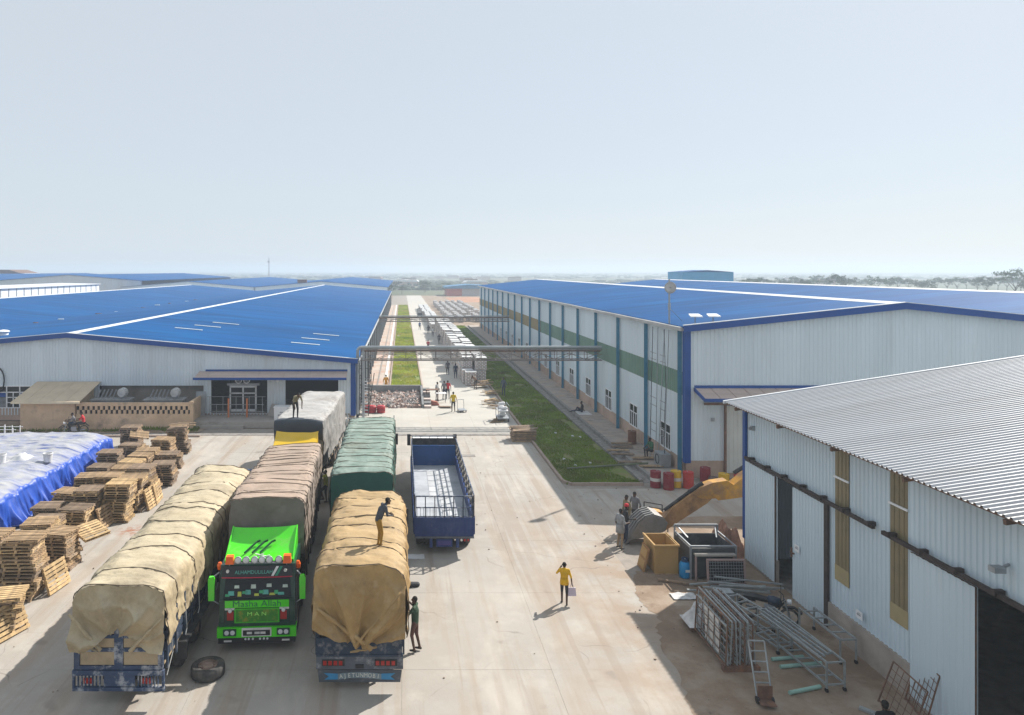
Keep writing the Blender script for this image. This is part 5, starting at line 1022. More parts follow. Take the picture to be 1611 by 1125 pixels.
# ================================================================ motorcycles
def motorbike(label, loc, rz):
    t = thing('motorcycle', label, 'motorcycle', loc, rz)
    for y in (-.62,.62):
        w_ = B().lathe([(.24,-.04),(.29,-.05),(.31,0),(.29,.05),(.24,.04),(.24,-.04)], c=(0,y,.31), axis='x', n=20).obj('wheel', m_tyre, t, smooth=True)
        b = B()
        for k in range(8): a = k*PI/4; b.bar((0,y,.31),(0,y+math.cos(a)*.25,.31+math.sin(a)*.25),.01)
        b.cyl((-.05,y,.31),(.05,y,.31),.04); b.obj('spokes', m_steel, w_)
    B().tube([(0,-.5,.85),(0,-.35,.62),(0,.2,.42),(0,.62,.31)], .03).tube([(0,-.4,.75),(0,.1,.7),(0,.5,.72)], .03).tube([(0,-.35,.62),(0,-.2,.3),(0,.2,.3)], .025).obj('frame', m_chas, t)
    B().cyl((-.07,-.62,.31),(-.06,-.46,.9),.025).cyl((.07,-.62,.31),(.06,-.46,.9),.025).obj('fork', m_steel, t)
    B().tube([(-.34,-.3,.98),(-.15,-.44,.95),(.15,-.44,.95),(.34,-.3,.98)], .016).obj('handlebar', m_blk, t)
    B().lathe([(0,-.28),(.12,-.22),(.16,-.02),(.14,.14),(0,.2)], c=(0,-.12,.78), axis='y', n=14).obj('fuel_tank', m_navy2, t, smooth=True)
    B().prism([(.0,.74),(.75,.78),(.78,.84),(.4,.86),(.02,.82)], -.12,.12,'x').obj('seat', m_blk, t); B().box(-.12,-.2,.26,.12,.15,.56).obj('engine', m_steel, t)
    B().cyl((.13,0,.28),(.15,.7,.34),.04).obj('exhaust', m_steel, t); B().lathe([(0,-.08),(.09,-.07),(.08,.05),(0,.08)], c=(0,-.6,.85), axis='y', n=12).obj('headlamp', m_lamp, t)
    B().prism([(-.95,.5),(-.75,.66),(-.4,.6),(-.4,.63),(-.75,.70),(-1.0,.53)], -.06,.06,'x').prism([(.4,.66),(.75,.68),(.95,.5),(.98,.53),(.78,.73),(.4,.69)], -.07,.07,'x').obj('mudguard', m_blk, t)
    for s in (-1,1): B().cyl((s*.26,-.36,.98),(s*.3,-.36,1.15),.008).box(s*.3-.06,-.37,1.13,s*.3+.06,-.35,1.21).obj('mirror', m_blk, t)
    return t
motorbike('motorcycle ridden by two people beyond the blue sheet', (-23.9,51.0,.0), R(-70)).scale = (1.05,)*3
person('person in dark clothes riding in front on the motorcycle beyond the blue sheet', (-23.98,51.0,.06), R(-70), 'ride', GRY, DRK, 'grey', 'dark')
person('person in red shirt riding behind on the motorcycle beyond the blue sheet', (-23.4,51.2,.08), R(-70), 'ride', REDC, DRK, 'red', 'dark')
mb = motorbike('dark motorcycle parked by the near shed doorway', (12.55,23.9,0), R(62)); mb.rotation_euler = (0, R(-8), R(62))
# ================================================================ excavator behind the shed
m_exy = M('excavator_yellow', (.56,.28,.03), .6, .2, 1.5, dirt=((.28,.16,.08), 1.6, .38, .58, .9)); m_exb = M('muddy_boom', (.36,.20,.085), .75, .25, 2, dirt=((.16,.10,.06), 1.6, .48, .65, .8)); m_bkt = M('worn_bucket', (.24,.235,.23), .55, .2, 2, metal=.5, dirt=((.2,.16,.13), 1.8, .5, .68, .7))
ex = thing('excavator', 'yellow excavator behind the near shed with its muddy arm and bucket reaching left', 'excavator', (18.25,31.05,0), 0)
st = B().prism([(-7.0,.62),(-6.75,.42),(-4.75,1.72),(-4.3,2.2),(-4.55,2.55),(-5.0,2.45),(-6.3,1.5)], -.2,.2).obj('stick', m_exb, ex)
B().prism([(-5.05,2.42),(-4.55,2.62),(-3.9,2.72),(-3.55,2.5),(-4.2,1.95),(-5.0,1.9),(-5.4,2.12)], -.23,.23).obj('stick_head', m_exy, ex)
B().cyl((-6.6,-.02,1.35),(-5.3,-.02,2.3),.07).cyl((-5.5,-.02,2.15),(-4.9,-.02,2.55),.1).obj('hydraulic_ram', m_chas, st)
bo = B().prism([(-4.55,2.1),(-4.3,1.85),(-3.2,2.0),(-1.6,3.1),(.2,2.0),(.4,2.4),(-1.3,3.9),(-2.1,3.8),(-3.6,2.55)], -.26,.26).obj('boom', m_exy, ex)
B().cyl((-1.0,-.33,2.0),(-1.9,-.33,3.0),.08).cyl((-3.5,.0,3.0),(-2.0,.0,3.9),.09).obj('hydraulic_ram', m_chas, bo)
# bucket: curved shell with teeth
BP = [(-6.62,.95),(-6.85,1.22),(-7.2,1.32),(-7.58,1.22),(-7.9,.95),(-8.12,.6),(-8.28,.22)]; BI = [(x+.07*math.cos(k*.5), z-.06+.0*k) for k, (x, z) in enumerate(BP)]
bb = B()
for (a_, b_, c_, d_) in zip(BP, BP[1:], BI[1:], BI): bb.hexa([(a_[0],-.5,a_[1]),(b_[0],-.5,b_[1]),(c_[0],-.5,c_[1]),(d_[0],-.5,d_[1]),(a_[0],.5,a_[1]),(b_[0],.5,b_[1]),(c_[0],.5,c_[1]),(d_[0],.5,d_[1])])
bko = bb.obj('bucket', m_bkt, ex)
for s in (-.52,.48): B().prism(BP+[(-7.75,.3),(-7.2,.42),(-6.75,.6)], s, s+.04).obj('bucket_cheek', m_bkt, bko)
for k in range(5):
    y = -.44+k*.22
    for (a_, b_) in zip(BP[2:], BP[3:]): B().bar((a_[0]-.02,y,a_[1]+.02),(b_[0]-.02,y,b_[1]+.02),.07,.03).obj('wear_strip', m_bkt, bko)
    B().hexa([(-8.33,y-.06,.26),(-8.2,y-.06,.2),(-8.2,y+.06,.2),(-8.33,y+.06,.26),(-8.5,y-.02,-.0),(-8.46,y-.02,-.0),(-8.46,y+.02,-.0),(-8.5,y+.02,-.0)]).obj('tooth', m_bkt, bko)
B().bar((-6.9,-.15,1.2),(-6.55,-.15,.75),.1).bar((-6.9,.15,1.2),(-6.55,.15,.75),.1).obj('link', m_exb, bko)
for s in (-1,1):
    tr = B().prism([(-2.0,.35),(-1.7,.05),(1.9,.05),(2.2,.35),(2.2,.6),(1.9,.85),(-1.7,.85),(-2.0,.6)], s*1.1-.28, s*1.1+.28).obj('track', m_chas, ex)
    for k in range(7): B().lathe([(0,-.3),(.18,-.3),(.18,.3),(0,.3)], c=(-1.5+k*.55,s*1.1,.3), axis='y', n=12).obj('roller', m_rust, tr)
B().box(-1.3,-1.2,1.0,2.3,1.25,2.0).box(1.2,-1.25,1.0,2.6,1.3,2.2).obj('body', m_exy, ex); B().lathe([(0,.8),(.8,.8),(.8,1.0),(0,1.0)], n=18).obj('turntable', m_chas, ex)
cbx = B().prism([(-1.3,2.01),(.3,2.01),(.3,3.0),(-.9,3.0),(-1.3,2.6)], -1.2,-.3).obj('cab', m_exy, ex); B().prism([(-1.2,2.1),(.15,2.1),(.15,2.85),(-.85,2.85),(-1.2,2.5)], -1.22,-1.205).obj('side_window', m_glass, cbx)
# small generator by the bucket
gn = thing('generator', 'small yellow engine on a tube frame behind the excavator bucket', 'generator', (11.75,32.4,0)); B().box(-.3,-.3,.25,.3,.3,.62).obj('engine', m_chas, gn); B().prism([(-.3,.62),(.35,.62),(.25,.85),(-.1,.92)], -.25,.25).obj('cover', m_exy, gn)
B().tube([(-.4,-.35,0),(-.4,-.35,1.15),(.45,-.35,1.0),(.45,-.35,0)], .025).tube([(-.4,.35,0),(-.4,.35,1.15),(.45,.35,1.0),(.45,.35,0)], .025).obj('tube_frame', m_blk, gn)
# ================================================================ barrels
def barrel(label, x, y, c1, c2=None, z=0, dent=0):
    t = thing('barrel', label, 'barrel', (x,y,z), random.uniform(0,3), 'oil drums by the right warehouse'); m1 = M('drum_'+c1[0], c1[1], .5, .2, 3, dirt=((.2,.12,.08), 3, .52, .7, .6))
    pr = [(0,.0),(.28,0),(.29,.02),(.28,.05),(.28,.28),(.295,.3),(.28,.32),(.28,.58),(.295,.6),(.28,.62),(.28,.85),(.29,.87),(.28,.88),(.265,.86),(0,.86)]
    B().lathe(pr, n=20).obj('shell', m1, t); B().cyl((.15,0,.86),(.15,0,.89),.035).obj('bung', m_steel, t)
    if c2: B().lathe([(.284,.36),(.2845,.54)], n=20).obj('label_band', M('drum_'+c2[0], c2[1], .5), t)
    return t
DR = ('darkred',(.22,.02,.03)); RD = ('red',(.45,.04,.03)); YL = ('yellow',(.62,.38,.02)); WHb = ('white',(.6,.58,.56))
barrel('dark red drum with white band, leftmost by the right warehouse', 14.05,38.7,DR,WHb); barrel('dark red drum standing next to the white banded one', 14.62,38.3,DR)
barrel('yellow drum with pale band beside the dark red ones', 15.2,38.75,YL,WHb); barrel('bright red drum right of the yellow one', 15.8,38.55,RD)
barrel('dark red drum farther back under the sliding door', 17.1,39.4,DR); barrel('yellow drum with white band in front of the sliding door', 17.6,38.2,YL,WHb); barrel('red drum at the edge of the near shed', 18.4,38.1,RD); barrel('small dark drum on the footpath by the right warehouse', 15.75,47.8,('brown',(.16,.07,.04)), z=.14)
tag(B().prism([(-.5,0),(.5,0),(.35,.4),(-.3,.5)], -.3,.3).obj('sack', M('brown_sack',(.16,.11,.10),.9,.2,3), None, loc=(17.5,38.9,0)), 'brown sack between the drums by the sliding door', 'sack')
# ================================================================ crate, cylinder, cage
m_ply = M('plywood', (.40,.25,.095), .8, .14, 1.5, stretch=(1,1,.2), dirt=((.28,.16,.06), 1.5, .5, .7, .5))
cr = thing('plywood_crate', 'open topped tan plywood crate by the excavator bucket', 'crate', (9.98,27.55,0))
cr.scale = (.92,.9,.92); B().box(0,0,.05,1.0,.05,1.25).obj('front_panel', m_ply, cr); B().box(0,1.4,.05,1.0,1.45,1.25).obj('back_panel', m_ply, cr); B().box(0,.052,.05,.05,1.398,1.25).obj('side_panel', m_ply, cr); B().box(.95,.052,.05,1.0,1.398,1.25).obj('side_panel', m_ply, cr)
B().box(.052,.052,.06,.948,1.398,.1).obj('floor', m_ply, cr); B().box(-.05,-.05,1.2,1.05,-.003,1.28).box(-.05,-.002,1.2,-.003,1.45,1.28).box(1.003,-.002,1.2,1.05,1.45,1.28).obj('rim_batten', m_ply, cr); B().box(0,0,0,1,.1,.05).box(0,1.3,0,1,1.4,.05).obj('skid', m_wood[1], cr)
pd = thing('wooden_door', 'small panelled wooden door leaning on the plywood crate', 'door', (9.62,27.75,.0)); pd.rotation_euler = (0, R(14), 0); B().box(-.03,0,0,.02,.75,.95).obj('leaf', M('door_wood',(.30,.16,.06),.7,.2,2), pd); B().box(-.05,.08,.1,-.031,.67,.42).box(-.05,.08,.52,-.031,.67,.86).obj('panel', m_ply, pd)
gc = thing('gas_cylinder', 'blue gas cylinder beside the plywood crate', 'gas cylinder', (11.05,27.3,.0)); B().lathe([(0,.02),(.19,.02),(.21,.08),(.21,.5),(.17,.6),(.06,.65),(0,.65)], n=20).obj('body', M('gas_blue',(.01,.22,.48),.35,.1,3), gc, smooth=True); B().lathe([(.12,.63),(.13,.76),(.115,.76),(.115,.63)], n=16).obj('collar', M('gas_navy',(.02,.06,.14),.4), gc); B().cyl((0,0,.64),(0,0,.74),.03).obj('valve', m_steel, gc)
B().box(-.05,-.213,.28,.12,-.205,.38).obj('label', m_plate, gc)
kg = thing('metal_cage', 'dark grey metal bin with tube frame beside the blue cylinder', 'cage', (11.2,27.1,0))
B().box(0,.0,.1,1.75,.03,1.2).box(0,1.6,.1,1.75,1.63,1.2).box(0,.03,.1,.03,1.6,1.2).box(1.72,.03,.1,1.75,1.6,1.2).obj('bin_wall', M('bin_grey',(.07,.075,.08),.6,.2,2,dirt=((.2,.19,.18),2,.55,.7,.5)), kg); B().box(.03,.03,.15,1.72,1.6,.8).obj('bin_fill', m_chas, kg)
for x in (0,1.75):
    for y in (0,1.6): B().bar((x,y,0),(x,y,1.55 if y else 1.3),.06).obj('corner_post', m_steel, kg)
B().bar((0,1.6,1.55),(1.75,1.6,1.55),.06).bar((0,-.01,1.3),(1.75,-.01,1.3),.06).bar((0,0,1.3),(0,1.6,1.3),.05).bar((1.75,0,1.3),(1.75,1.6,1.3),.05).bar((.1,1.6,1.5),(.3,1.0,1.25),.04).bar((1.65,1.6,1.5),(1.45,1.0,1.25),.04).obj('top_rail', m_steel, kg)
cg = thing('mesh_panel', 'dark wire mesh panel with pinkish frame in front of the metal bin', 'mesh panel', (11.65,26.55,0)); B().bar((0,0,0),(0,.1,.95),.07).bar((1.4,0,0),(1.4,.1,.95),.06).bar((-.03,.1,.95),(1.43,.1,.95),.07).bar((0,0,.1),(1.4,0,.1),.05).obj('frame', M('pinkish_steel',(.38,.27,.25),.7), cg)
b = B()
for k in range(13): b.bar((.1+k*.1,.005,.1),(.1+k*.1,.1,.92),.012)
for k in range(7): b.bar((0,.01+k*.014,.2+k*.11),(1.4,.01+k*.014,.2+k*.11),.012)
b.obj('wire', m_steel, cg); B().hexa([(.03,.03,.1),(1.37,.03,.1),(1.37,.05,.1),(.03,.05,.1),(.03,.13,.9),(1.37,.13,.9),(1.37,.15,.9),(.03,.15,.9)]).obj('backing_sheet', m_chas, cg)
b2 = thing('steel_bench', 'pale topped steel bench squeezed before the metal bin', 'bench', (11.3,26.85,0)); B().box(0,0,1.0,1.55,.22,1.06).obj('top', M('dusty_top',(.42,.38,.34),.8), b2); B().bar((.04,.1,0),(.04,.1,1.0),.06).bar((1.5,.1,0),(1.5,.1,1.0),.06).obj('leg', M('pinkish_steel',(.4,.3,.28),.7), b2)
tag(B().bar((9.9,27.0,.06),(11.6,26.4,.06),.14,.06).obj('timber', m_wood[2]), 'dark timber on the ground before the plywood crate', 'timber'); tag(B().box(10.7,26.55,.01,11.9,26.75,.1).obj('timber', m_wood[2]), 'short dark timber below the blue cylinder', 'timber')
# uneven mound standing for reddish rubble at the shed corner
b = B().grid(lambda u, v: (13.1+1.5*u+.15*nz(u*7,v*7,3), 29.05+1.6*v, 1.25*math.sin(PI*min(1,u*1.0))**.7*math.sin(PI*v)**.7*(.75+.6*nz(u*5,v*5,1)+.35*nz(u*12,v*12,2))-.02), 30, 26)
tag(struct(b.obj('reddish_heap', M('red_rubble',(.36,.20,.14),.9,.3,3), None, smooth=False, recalc=False), 'stuff'), 'heap of reddish rubble at the blue corner of the near shed', 'rags')
# ================================================================ junk by the near shed
m_galv = M('galvanised', (.34,.37,.38), .55, .2, 4, metal=.4, dirt=((.22,.18,.15), 3, .5, .7, .5)); m_mint = M('mint_tube', (.28,.46,.40), .5, .15, 3)
rk = thing('frame_stack', 'stack of upright dusty metal frames on a dark base by the shed yard', 'frames', (9.6,20.9,0)); rg = random.Random(2)
B().box(0,-.05,0,1.1,.12,.16).box(0,2.3,0,1.1,2.45,.16).obj('base_beam', m_rust, rk)
for k in range(11):
    x = .06+k*.095; ln = rg.uniform(-.06,.06); h_ = rg.uniform(1.15,1.4); b = B()
    P = lambda y, z: (x+ln*z, y+rg.uniform(-.01,.01), .17+z)
    y0, y1 = rg.uniform(-.05,.15), rg.uniform(2.1,2.45)
    b.bar(P(y0,0),P(y0,h_),.035); b.bar(P(y1,0),P(y1,h_),.035); b.bar(P(y0,h_),P(y1,h_),.035); b.bar(P(y0,.02),P(y1,.02),.035)
    for j in range(1,5): b.bar(P(y0,h_*j/5),P(y1,h_*j/5),.018); b.bar(P(y0+(y1-y0)*j/5,0),P(y0+(y1-y0)*j/5,h_),.018)
    b.obj('frame', m_galv if k % 3 else m_rust, rk)
    if k in (1,5): B().hexa([(x+.01,.6,.2),(x+.03,.6,.2),(x+.03,1.6,.2),(x+.01,1.6,.2),(x+.01+ln,.6,1.3),(x+.03+ln,.6,1.3),(x+.03+ln,1.6,1.3),(x+.01+ln,1.6,1.3)]).obj('sheet', m_plate if k == 1 else m_ply, rk)
def rack(label, x, y, rz, L, H, W=.55, low=True):
    t = thing('rack_trolley', label, 'rack', (x,y,0), rz)
    for z in ((.22,H) if low else (H,)):
        B().bar((-W/2,0,z),(-W/2,L,z),.05).bar((W/2,0,z),(W/2,L,z),.05).obj('rail', m_galv, t); b = B()
        for k in range(int(L/.45)+1): b.bar((-W/2,k*.45,z-.01),(W/2,k*.45,z-.01),.04)
        b.obj('cross_bar', m_galv, t)
    for y_ in (0,L):
        for s in (-1,1):
            lg = B().bar((s*W/2,y_,.1),(s*W/2,y_,H),.045).obj('leg', m_galv, t); B().lathe([(0,-.025),(.06,-.025),(.06,.025),(0,.025)], c=(s*W/2,y_,.06), axis='x', n=12).obj('castor', m_blk, lg)
    return t
rack('long grey two level rack trolley on the shed yard', 12.35,19.9,R(6),3.2,.85); rack('grey rack trolley behind the long one, half overlapping', 12.0,21.9,R(17),2.3,.8); rack('grey rack trolley against the shed plinth', 13.6,21.3,R(3),2.0,.75,.5,False)
for k in range(4): tag(B().bar((12.0+k*.16,20.0+.1*k,.9),(11.6+k*.15,22.6+.15*k,.9),.05).obj('steel_bar', m_galv), 'loose steel bar lying along the long rack trolley', 'bar', 'bars on the rack trolley')
for x0, y0, x1, y1, s in ((11.35,21.45,12.4,21.6,'upper'),(11.4,21.05,12.75,21.25,'middle'),(10.95,19.75,12.0,20.05,'lower')): tag(B().cyl((x0,y0,.06),(x1,y1,.06),.055,n=12).obj('tube', m_mint), 'mint green tube on the ground, %s of three' % s, 'tube')
ht = thing('hand_trolley', 'grey two wheeled hand trolley with ladder frame on the shed yard', 'trolley', (10.05,19.35,0), R(-4))
B().tube([(-.2,.0,.12),(-.22,.55,1.45),(.22,.55,1.45),(.2,.0,.12)], .025).obj('frame', m_galv, ht)
for k in range(5): B().bar((-.2,.06+.1*k,.25+.24*k),(.2,.06+.1*k,.25+.24*k),.03).obj('rung', m_galv, ht)
B().box(-.2,-.3,.1,.2,.02,.13).box(-.2,-.02,.12,.2,.0,.5).obj('toe_plate', m_rust, ht)
for s in (-1,1): B().lathe([(0,-.03),(.1,-.03),(.1,.03),(0,.03)], c=(s*.2,.0,.1), axis='x', n=14).obj('wheel', m_blk, ht)
for k, (x, y, h_, s) in enumerate(((13.95,19.0,1.35,'taller'),(13.2,18.75,1.2,'wider'))):
    mp_ = thing('mesh_panel', '%s rusty wire grid panel leaning on the shed plinth' % s, 'mesh panel', (x,y,0)); mp_.rotation_euler = (0, R(14+6*k), R(-12+8*k)); w_ = 1.1+.3*k; b = B().bar((0,-w_/2,0),(0,-w_/2,h_),.03).bar((0,w_/2,0),(0,w_/2,h_),.03).bar((0,-w_/2,h_),(0,w_/2,h_),.03).bar((0,-w_/2,.05),(0,w_/2,.05),.03); b.obj('frame', m_rust, mp_); b = B()
    for j in range(1,6): b.bar((0,-w_/2+w_*j/6,0),(0,-w_/2+w_*j/6,h_),.012); b.bar((0,-w_/2,h_*j/6),(0,w_/2,h_*j/6),.012)
    b.obj('wire', m_rust, mp_)
rg = random.Random(12)
for k in range(9):
    a = rg.uniform(-.25,.25); x = 12.4+rg.uniform(-.6,.6); y = 26.0+rg.uniform(-.5,.3); tag(B().bar((x-1.2,y-1.2*a,.05+.06*k),(x+1.1,y+1.1*a,.06+.05*k),.06,.05).obj('steel_bar', m_galv), 'steel bar in the loose heap between the cage and the shed doorway', 'bar', 'loose heap of steel bars')
for x0,y0,x1,y1 in ((12.5,19.1,13.6,18.0),(12.7,18.8,13.4,17.7)): tag(B().bar((x0,y0,.05),(x1,y1,.05),.14,.06).obj('plank', m_galv), 'grey plank on the ground before the wire grid panels', 'plank', 'planks by the grid panels')
ar = thing('arched_frame', 'bent grey metal strip lying at the bottom of the shed yard', 'strip', (12.2,17.6,.03)); B().tube([(math.cos(a)*.7,math.sin(a)*.45,.03) for a in [R(10+16*k) for k in range(11)]], .045).obj('strip', m_galv, ar)
ct = thing('plastic_pile', 'heap of white plastic and cloth on the frame stack by the shed yard', 'bundle', (10.0,23.5,0)); B().grid(lambda u, v: ((u-.5)*1.0, (v-.5)*.9, .2+.55*math.sin(PI*u)*math.sin(PI*v)+.35*nz(u*5,v*5,2)*math.sin(PI*u)*math.sin(PI*v)), 18, 16).obj('cloth', M('dirty_white',(.5,.5,.5),.8,.25,4), ct, smooth=True)
bxk = thing('control_box', 'small grey box behind the parked motorcycle', 'box', (11.6,25.1,0)); B().box(-.25,-.2,0,.25,.2,.5).obj('case', m_galv, bxk); B().box(-.2,-.21,.1,.2,-.203,.4).obj('cover', m_steel, bxk)
tag(B().grid(lambda u,v: (9.9+u*.9, 25.4+v*.5, .02+.05*nz(u*4,v*4,1)+.03), 8, 6).obj('plastic_sheet', M('dirty_white',(.5,.5,.5),.8), None, smooth=True), 'scrap of white plastic on the ground before the cage', 'plastic')
# ================================================================ pipe bridges
m_truss = M('truss_brown', (.19,.17,.16), .7, .3, 2)
m_pipe = M('pipe_grey', (.33,.36,.37), .45, .15, 1, metal=.3)
def bridge(label, y, x0, x1, zt, zb):
    t = thing('pipe_bridge', label, 'pipe bridge', (0,y,0))
    B().cyl((x0,-.25,zt+.03),(x1,-.25,zt+.03),.125 if y < 80 else .07,n=12).obj('pipe', m_pipe, t); B().cyl((x0,.1,zt-.28),(x1,.1,zt-.28),.09,n=10).obj('pipe', m_rust, t)
    for yy in (-.45,.45):
        b = B().bar((x0,yy,zt-.16),(x1,yy,zt-.16),.08).obj('top_chord', m_truss, t); B().bar((x0,yy,zb),(x1,yy,zb),.08).obj('bottom_chord', m_truss, t); n = 16; b = B()
        for k in range(n):
            xa = x0+(x1-x0)*k/n; xb = x0+(x1-x0)*(k+1)/n; b.bar((xa,yy,zb),(xa,yy,zt-.16),.045); b.bar((xa,yy,zb if k % 2 else zt-.5),(xb,yy,zt-.5 if k % 2 else zb),.035)
        b.bar((x0,yy,zt-.5),(x1,yy,zt-.5),.045); b.obj('lattice', m_truss, t)
    b = B()
    for k in range(17): xa = x0+(x1-x0)*k/16; b.bar((xa,-.45,zb),(xa,.45,zb),.04)
    b.obj('cross_bar', m_truss, t); return t
b1 = bridge('near grey pipe bridge on trusses crossing the road between both warehouses', 56.6, -3.3, 16.1, 5.75, 4.75)
B().bar((-3.1,-.4,0),(-3.1,-.4,5.6),.16).bar((-3.1,.4,0),(-3.1,.4,5.6),.16).obj('leg', m_steel, b1)
B().tube([(-3.3,-.25,5.8),(-3.55,-.25,5.6),(-3.6,-.25,.4)], .125, n=12).obj('down_pipe', m_pipe, b1)
bridge('far pipe bridge crossing the road beyond the near one', 105, -3.4, 16.1, 5.1, 4.3)
# steel stair and platform beside the left hall corner
sf = thing('stair_frame', 'dark steel stair frame beside the blue corner of the left warehouse', 'stair', (-3.5,57.6,0)); b = B()
for x in (0,.75):
    for y in (0,2.6,5.2): b.bar((x,y,0),(x,y,4.7),.07)
b.obj('upright', m_chas, sf); b = B()
for z in (1.5,2.3,3.1,3.9,4.6): b.bar((0,0,z),(0,5.2,z),.04); b.bar((.75,0,z),(.75,5.2,z),.04); b.bar((0,0,z),(.75,0,z),.04)
b.obj('rail', m_chas, sf); b = B()
for k in range(12): b.box(.08,.1+k*.42,.1+k*.2,.7,.4+k*.42,.14+k*.2)
b.obj('tread', m_steel, sf)
B().bar((.75,-.1,.2),(1.1,3.4,3.0),.06).obj('stringer', m_chas, sf)
# ================================================================ rubble bay
m_bay = M('bay_concrete', (.22,.225,.23), .9, .2, 1.2, dirt=((.12,.12,.12), 1, .5, .7, .6))
by = thing('rubble_bay', 'low concrete bay holding broken tiles beside the road', 'bay', (0,0,0)); B().box(-3.4,65.8,0,1.95,66.1,1.15).obj('back_wall', m_bay, by); B().prism([(60.9,0),(66.1,0),(66.1,1.15),(65.4,1.15),(61.2,.35),(60.9,.3)], 1.75,1.95,'x').obj('side_wall', m_bay, by)
sp_ = thing('concrete_steps', 'striped concrete steps at the right end of the rubble bay', 'steps', (2.25,60.7,0))
for k in range(6): B().box(-.28,.85*k*.9,0,.33,.85*k*.9+.75,.18+.17*k).obj('step', m_bay if k % 2 else M('step_pale',(.5,.42,.38),.9), sp_)
rg = random.Random(31); b = B()
for k in range(950):
    x = rg.uniform(-3.4,1.6); y = rg.uniform(60.9,65.7); hh = .55*((y-60.9)/4.8)**.5*(1+.35*nz(x*.9,y*.6,3)); z = hh*rg.uniform(.75,1)+.03; s = rg.uniform(.06,.2)
    M_ = Matrix.Rotation(rg.uniform(0,6), 3, Vector((rg.uniform(-1,1),rg.uniform(-1,1),rg.uniform(-1,1))).normalized())
    b.add([Vector((x,y,z))+M_@Vector((dx*s*rg.uniform(.7,1),dy*s*rg.uniform(.6,1),dz*s*rg.uniform(.2,.6))) for dx,dy,dz in ((-1,-1,-1),(1,-1,-1),(1,1,-1),(-1,1,-1),(-1,-1,1),(1,-1,1),(1,1,1),(-1,1,1))], B.BF, rg.choice((0,0,0,1,1,2)))
b.grid(lambda u, v: (-3.4+5.1*u, 60.7+5.1*v, .5*v**.5*(1+.3*nz((-3.4+5.1*u)*.9,(60.7+5.1*v)*.6,3))-.02), 14, 14, 1)
tag(struct(b.obj('rubble', [M('rubble_pale',(.46,.40,.37),.9,.2,3), M('rubble_pink',(.36,.25,.21),.9,.2,3), M('rubble_grey',(.2,.2,.2),.9)], None, recalc=False), 'stuff'), 'broken pink and grey tiles heaped in the concrete bay', 'rubble')
tag(B().prism([(-.6,0),(.6,0),(.35,.42),(-.1,.5),(-.4,.35)], -.4,.4).obj('reddish_heap', M('red_rag',(.32,.12,.09),.9,.3,3), None, loc=(.35,66.9,.05)), 'reddish sack heap behind the rubble bay wall', 'sack')
for x, s in ((-2.65,'wider'),(-1.75,'narrower')):
    t = thing('red_container', '%s red plastic container in front of the rubble' % s, 'container', (x,58.9,0)); B().lathe([(0,0),(.34,0),(.36,.08),(.36,.5),(.3,.6),(0,.62)], n=14).obj('tub', M('container_red',(.42,.03,.04),.5,.2,2), t); B().box(-.37,-.05,.25,.37,-.37,.32).obj('band', M('band_dark',(.2,.02,.03),.5), t)
    if s == 'wider': t.scale = (1.4,1,1)
# steel frames between the trucks
fr = thing('pipe_rack', 'long grey steel frame on the ground behind the green load', 'frame', (-3.3,52.9,0)); b = B()
for y in (0,1.3): b.bar((-.9,y,.5),(2.7,y,.5),.08); b.bar((-.9,y,.12),(2.7,y,.12),.07)
b.obj('beam', m_galv, fr); b = B()
for k in range(5):
    for y in (0,1.3): b.bar((-.9+k*.9,y,0),(-.9+k*.9,y,.75 if k in (0,4) else .5),.07)
    b.bar((-.9+k*.9,0,.5),(-.9+k*.9,1.3,.5),.06)
b.obj('upright', m_galv, fr)
# ================================================================ tile stacks
m_box = [M('tile_box_%d' % i, c, .8, .15, 4, rand=.15) for i, c in enumerate([(.70,.68,.66),(.56,.46,.43),(.40,.36,.34)])]; m_wrap = M('stack_wrap', (.68,.68,.68), .5, .08, 2, rand=.1)
def tile_mesh(i):
    b = B().box(-.53,-.6,.1,.53,.6,1.38,2)
    for k in range(3): b.box(-.56,-.55+k*.5,0,.56,-.42+k*.5,.1,1)
    for r in range(8):
        for c in range(6):
            x = -.545+c*.182; z = .12+r*.157; b.box(x,-.635,z,x+.155,-.6,z+.125,(c+r+i) % 2)
    for r in range(8):
        for c in range(4): y = -.59+c*.3; z = .12+r*.157; b.box(-.565,y,z,-.53,y+.27,z+.13,1 if (r+c+i) % 3 else 0)
    b.box(-.57,-.64,1.38,.57,.62,1.43,3); return b.mesh('tile_stack', [m_box[0],m_box[1],m_chas,m_wrap])
wb = B().box(-.57,-.64,.1,.57,.62,1.36,0)
for k in range(3): wb.box(-.56,-.6+k*.5,0,.56,-.47+k*.5,.1,1)
for k in range(4): wb.box(-.575,-.645+k*.32,.12,.575,-.63+k*.32,1.34,2)
TM = [tile_mesh(0), tile_mesh(1), wb.mesh('tile_stack', [m_wrap, m_box[1], m_box[2]])]; rg = random.Random(77)
def tstack(x, y, z, i, lab, grp):
    o = link('tile_stack', TM[i], None, (x+rg.uniform(-.1,.1), y+rg.uniform(-.05,.05), z), (0,0,rg.uniform(-.05,.05))); o.scale = (1, 1, 1 if z == 0 else rg.uniform(.82,1.0)); tag(o, lab, 'tile stack', grp)
tstack(7.15,73.1,0,0,'single low stack of boxed tiles at the near end of the row, left column','boxed tiles'); 
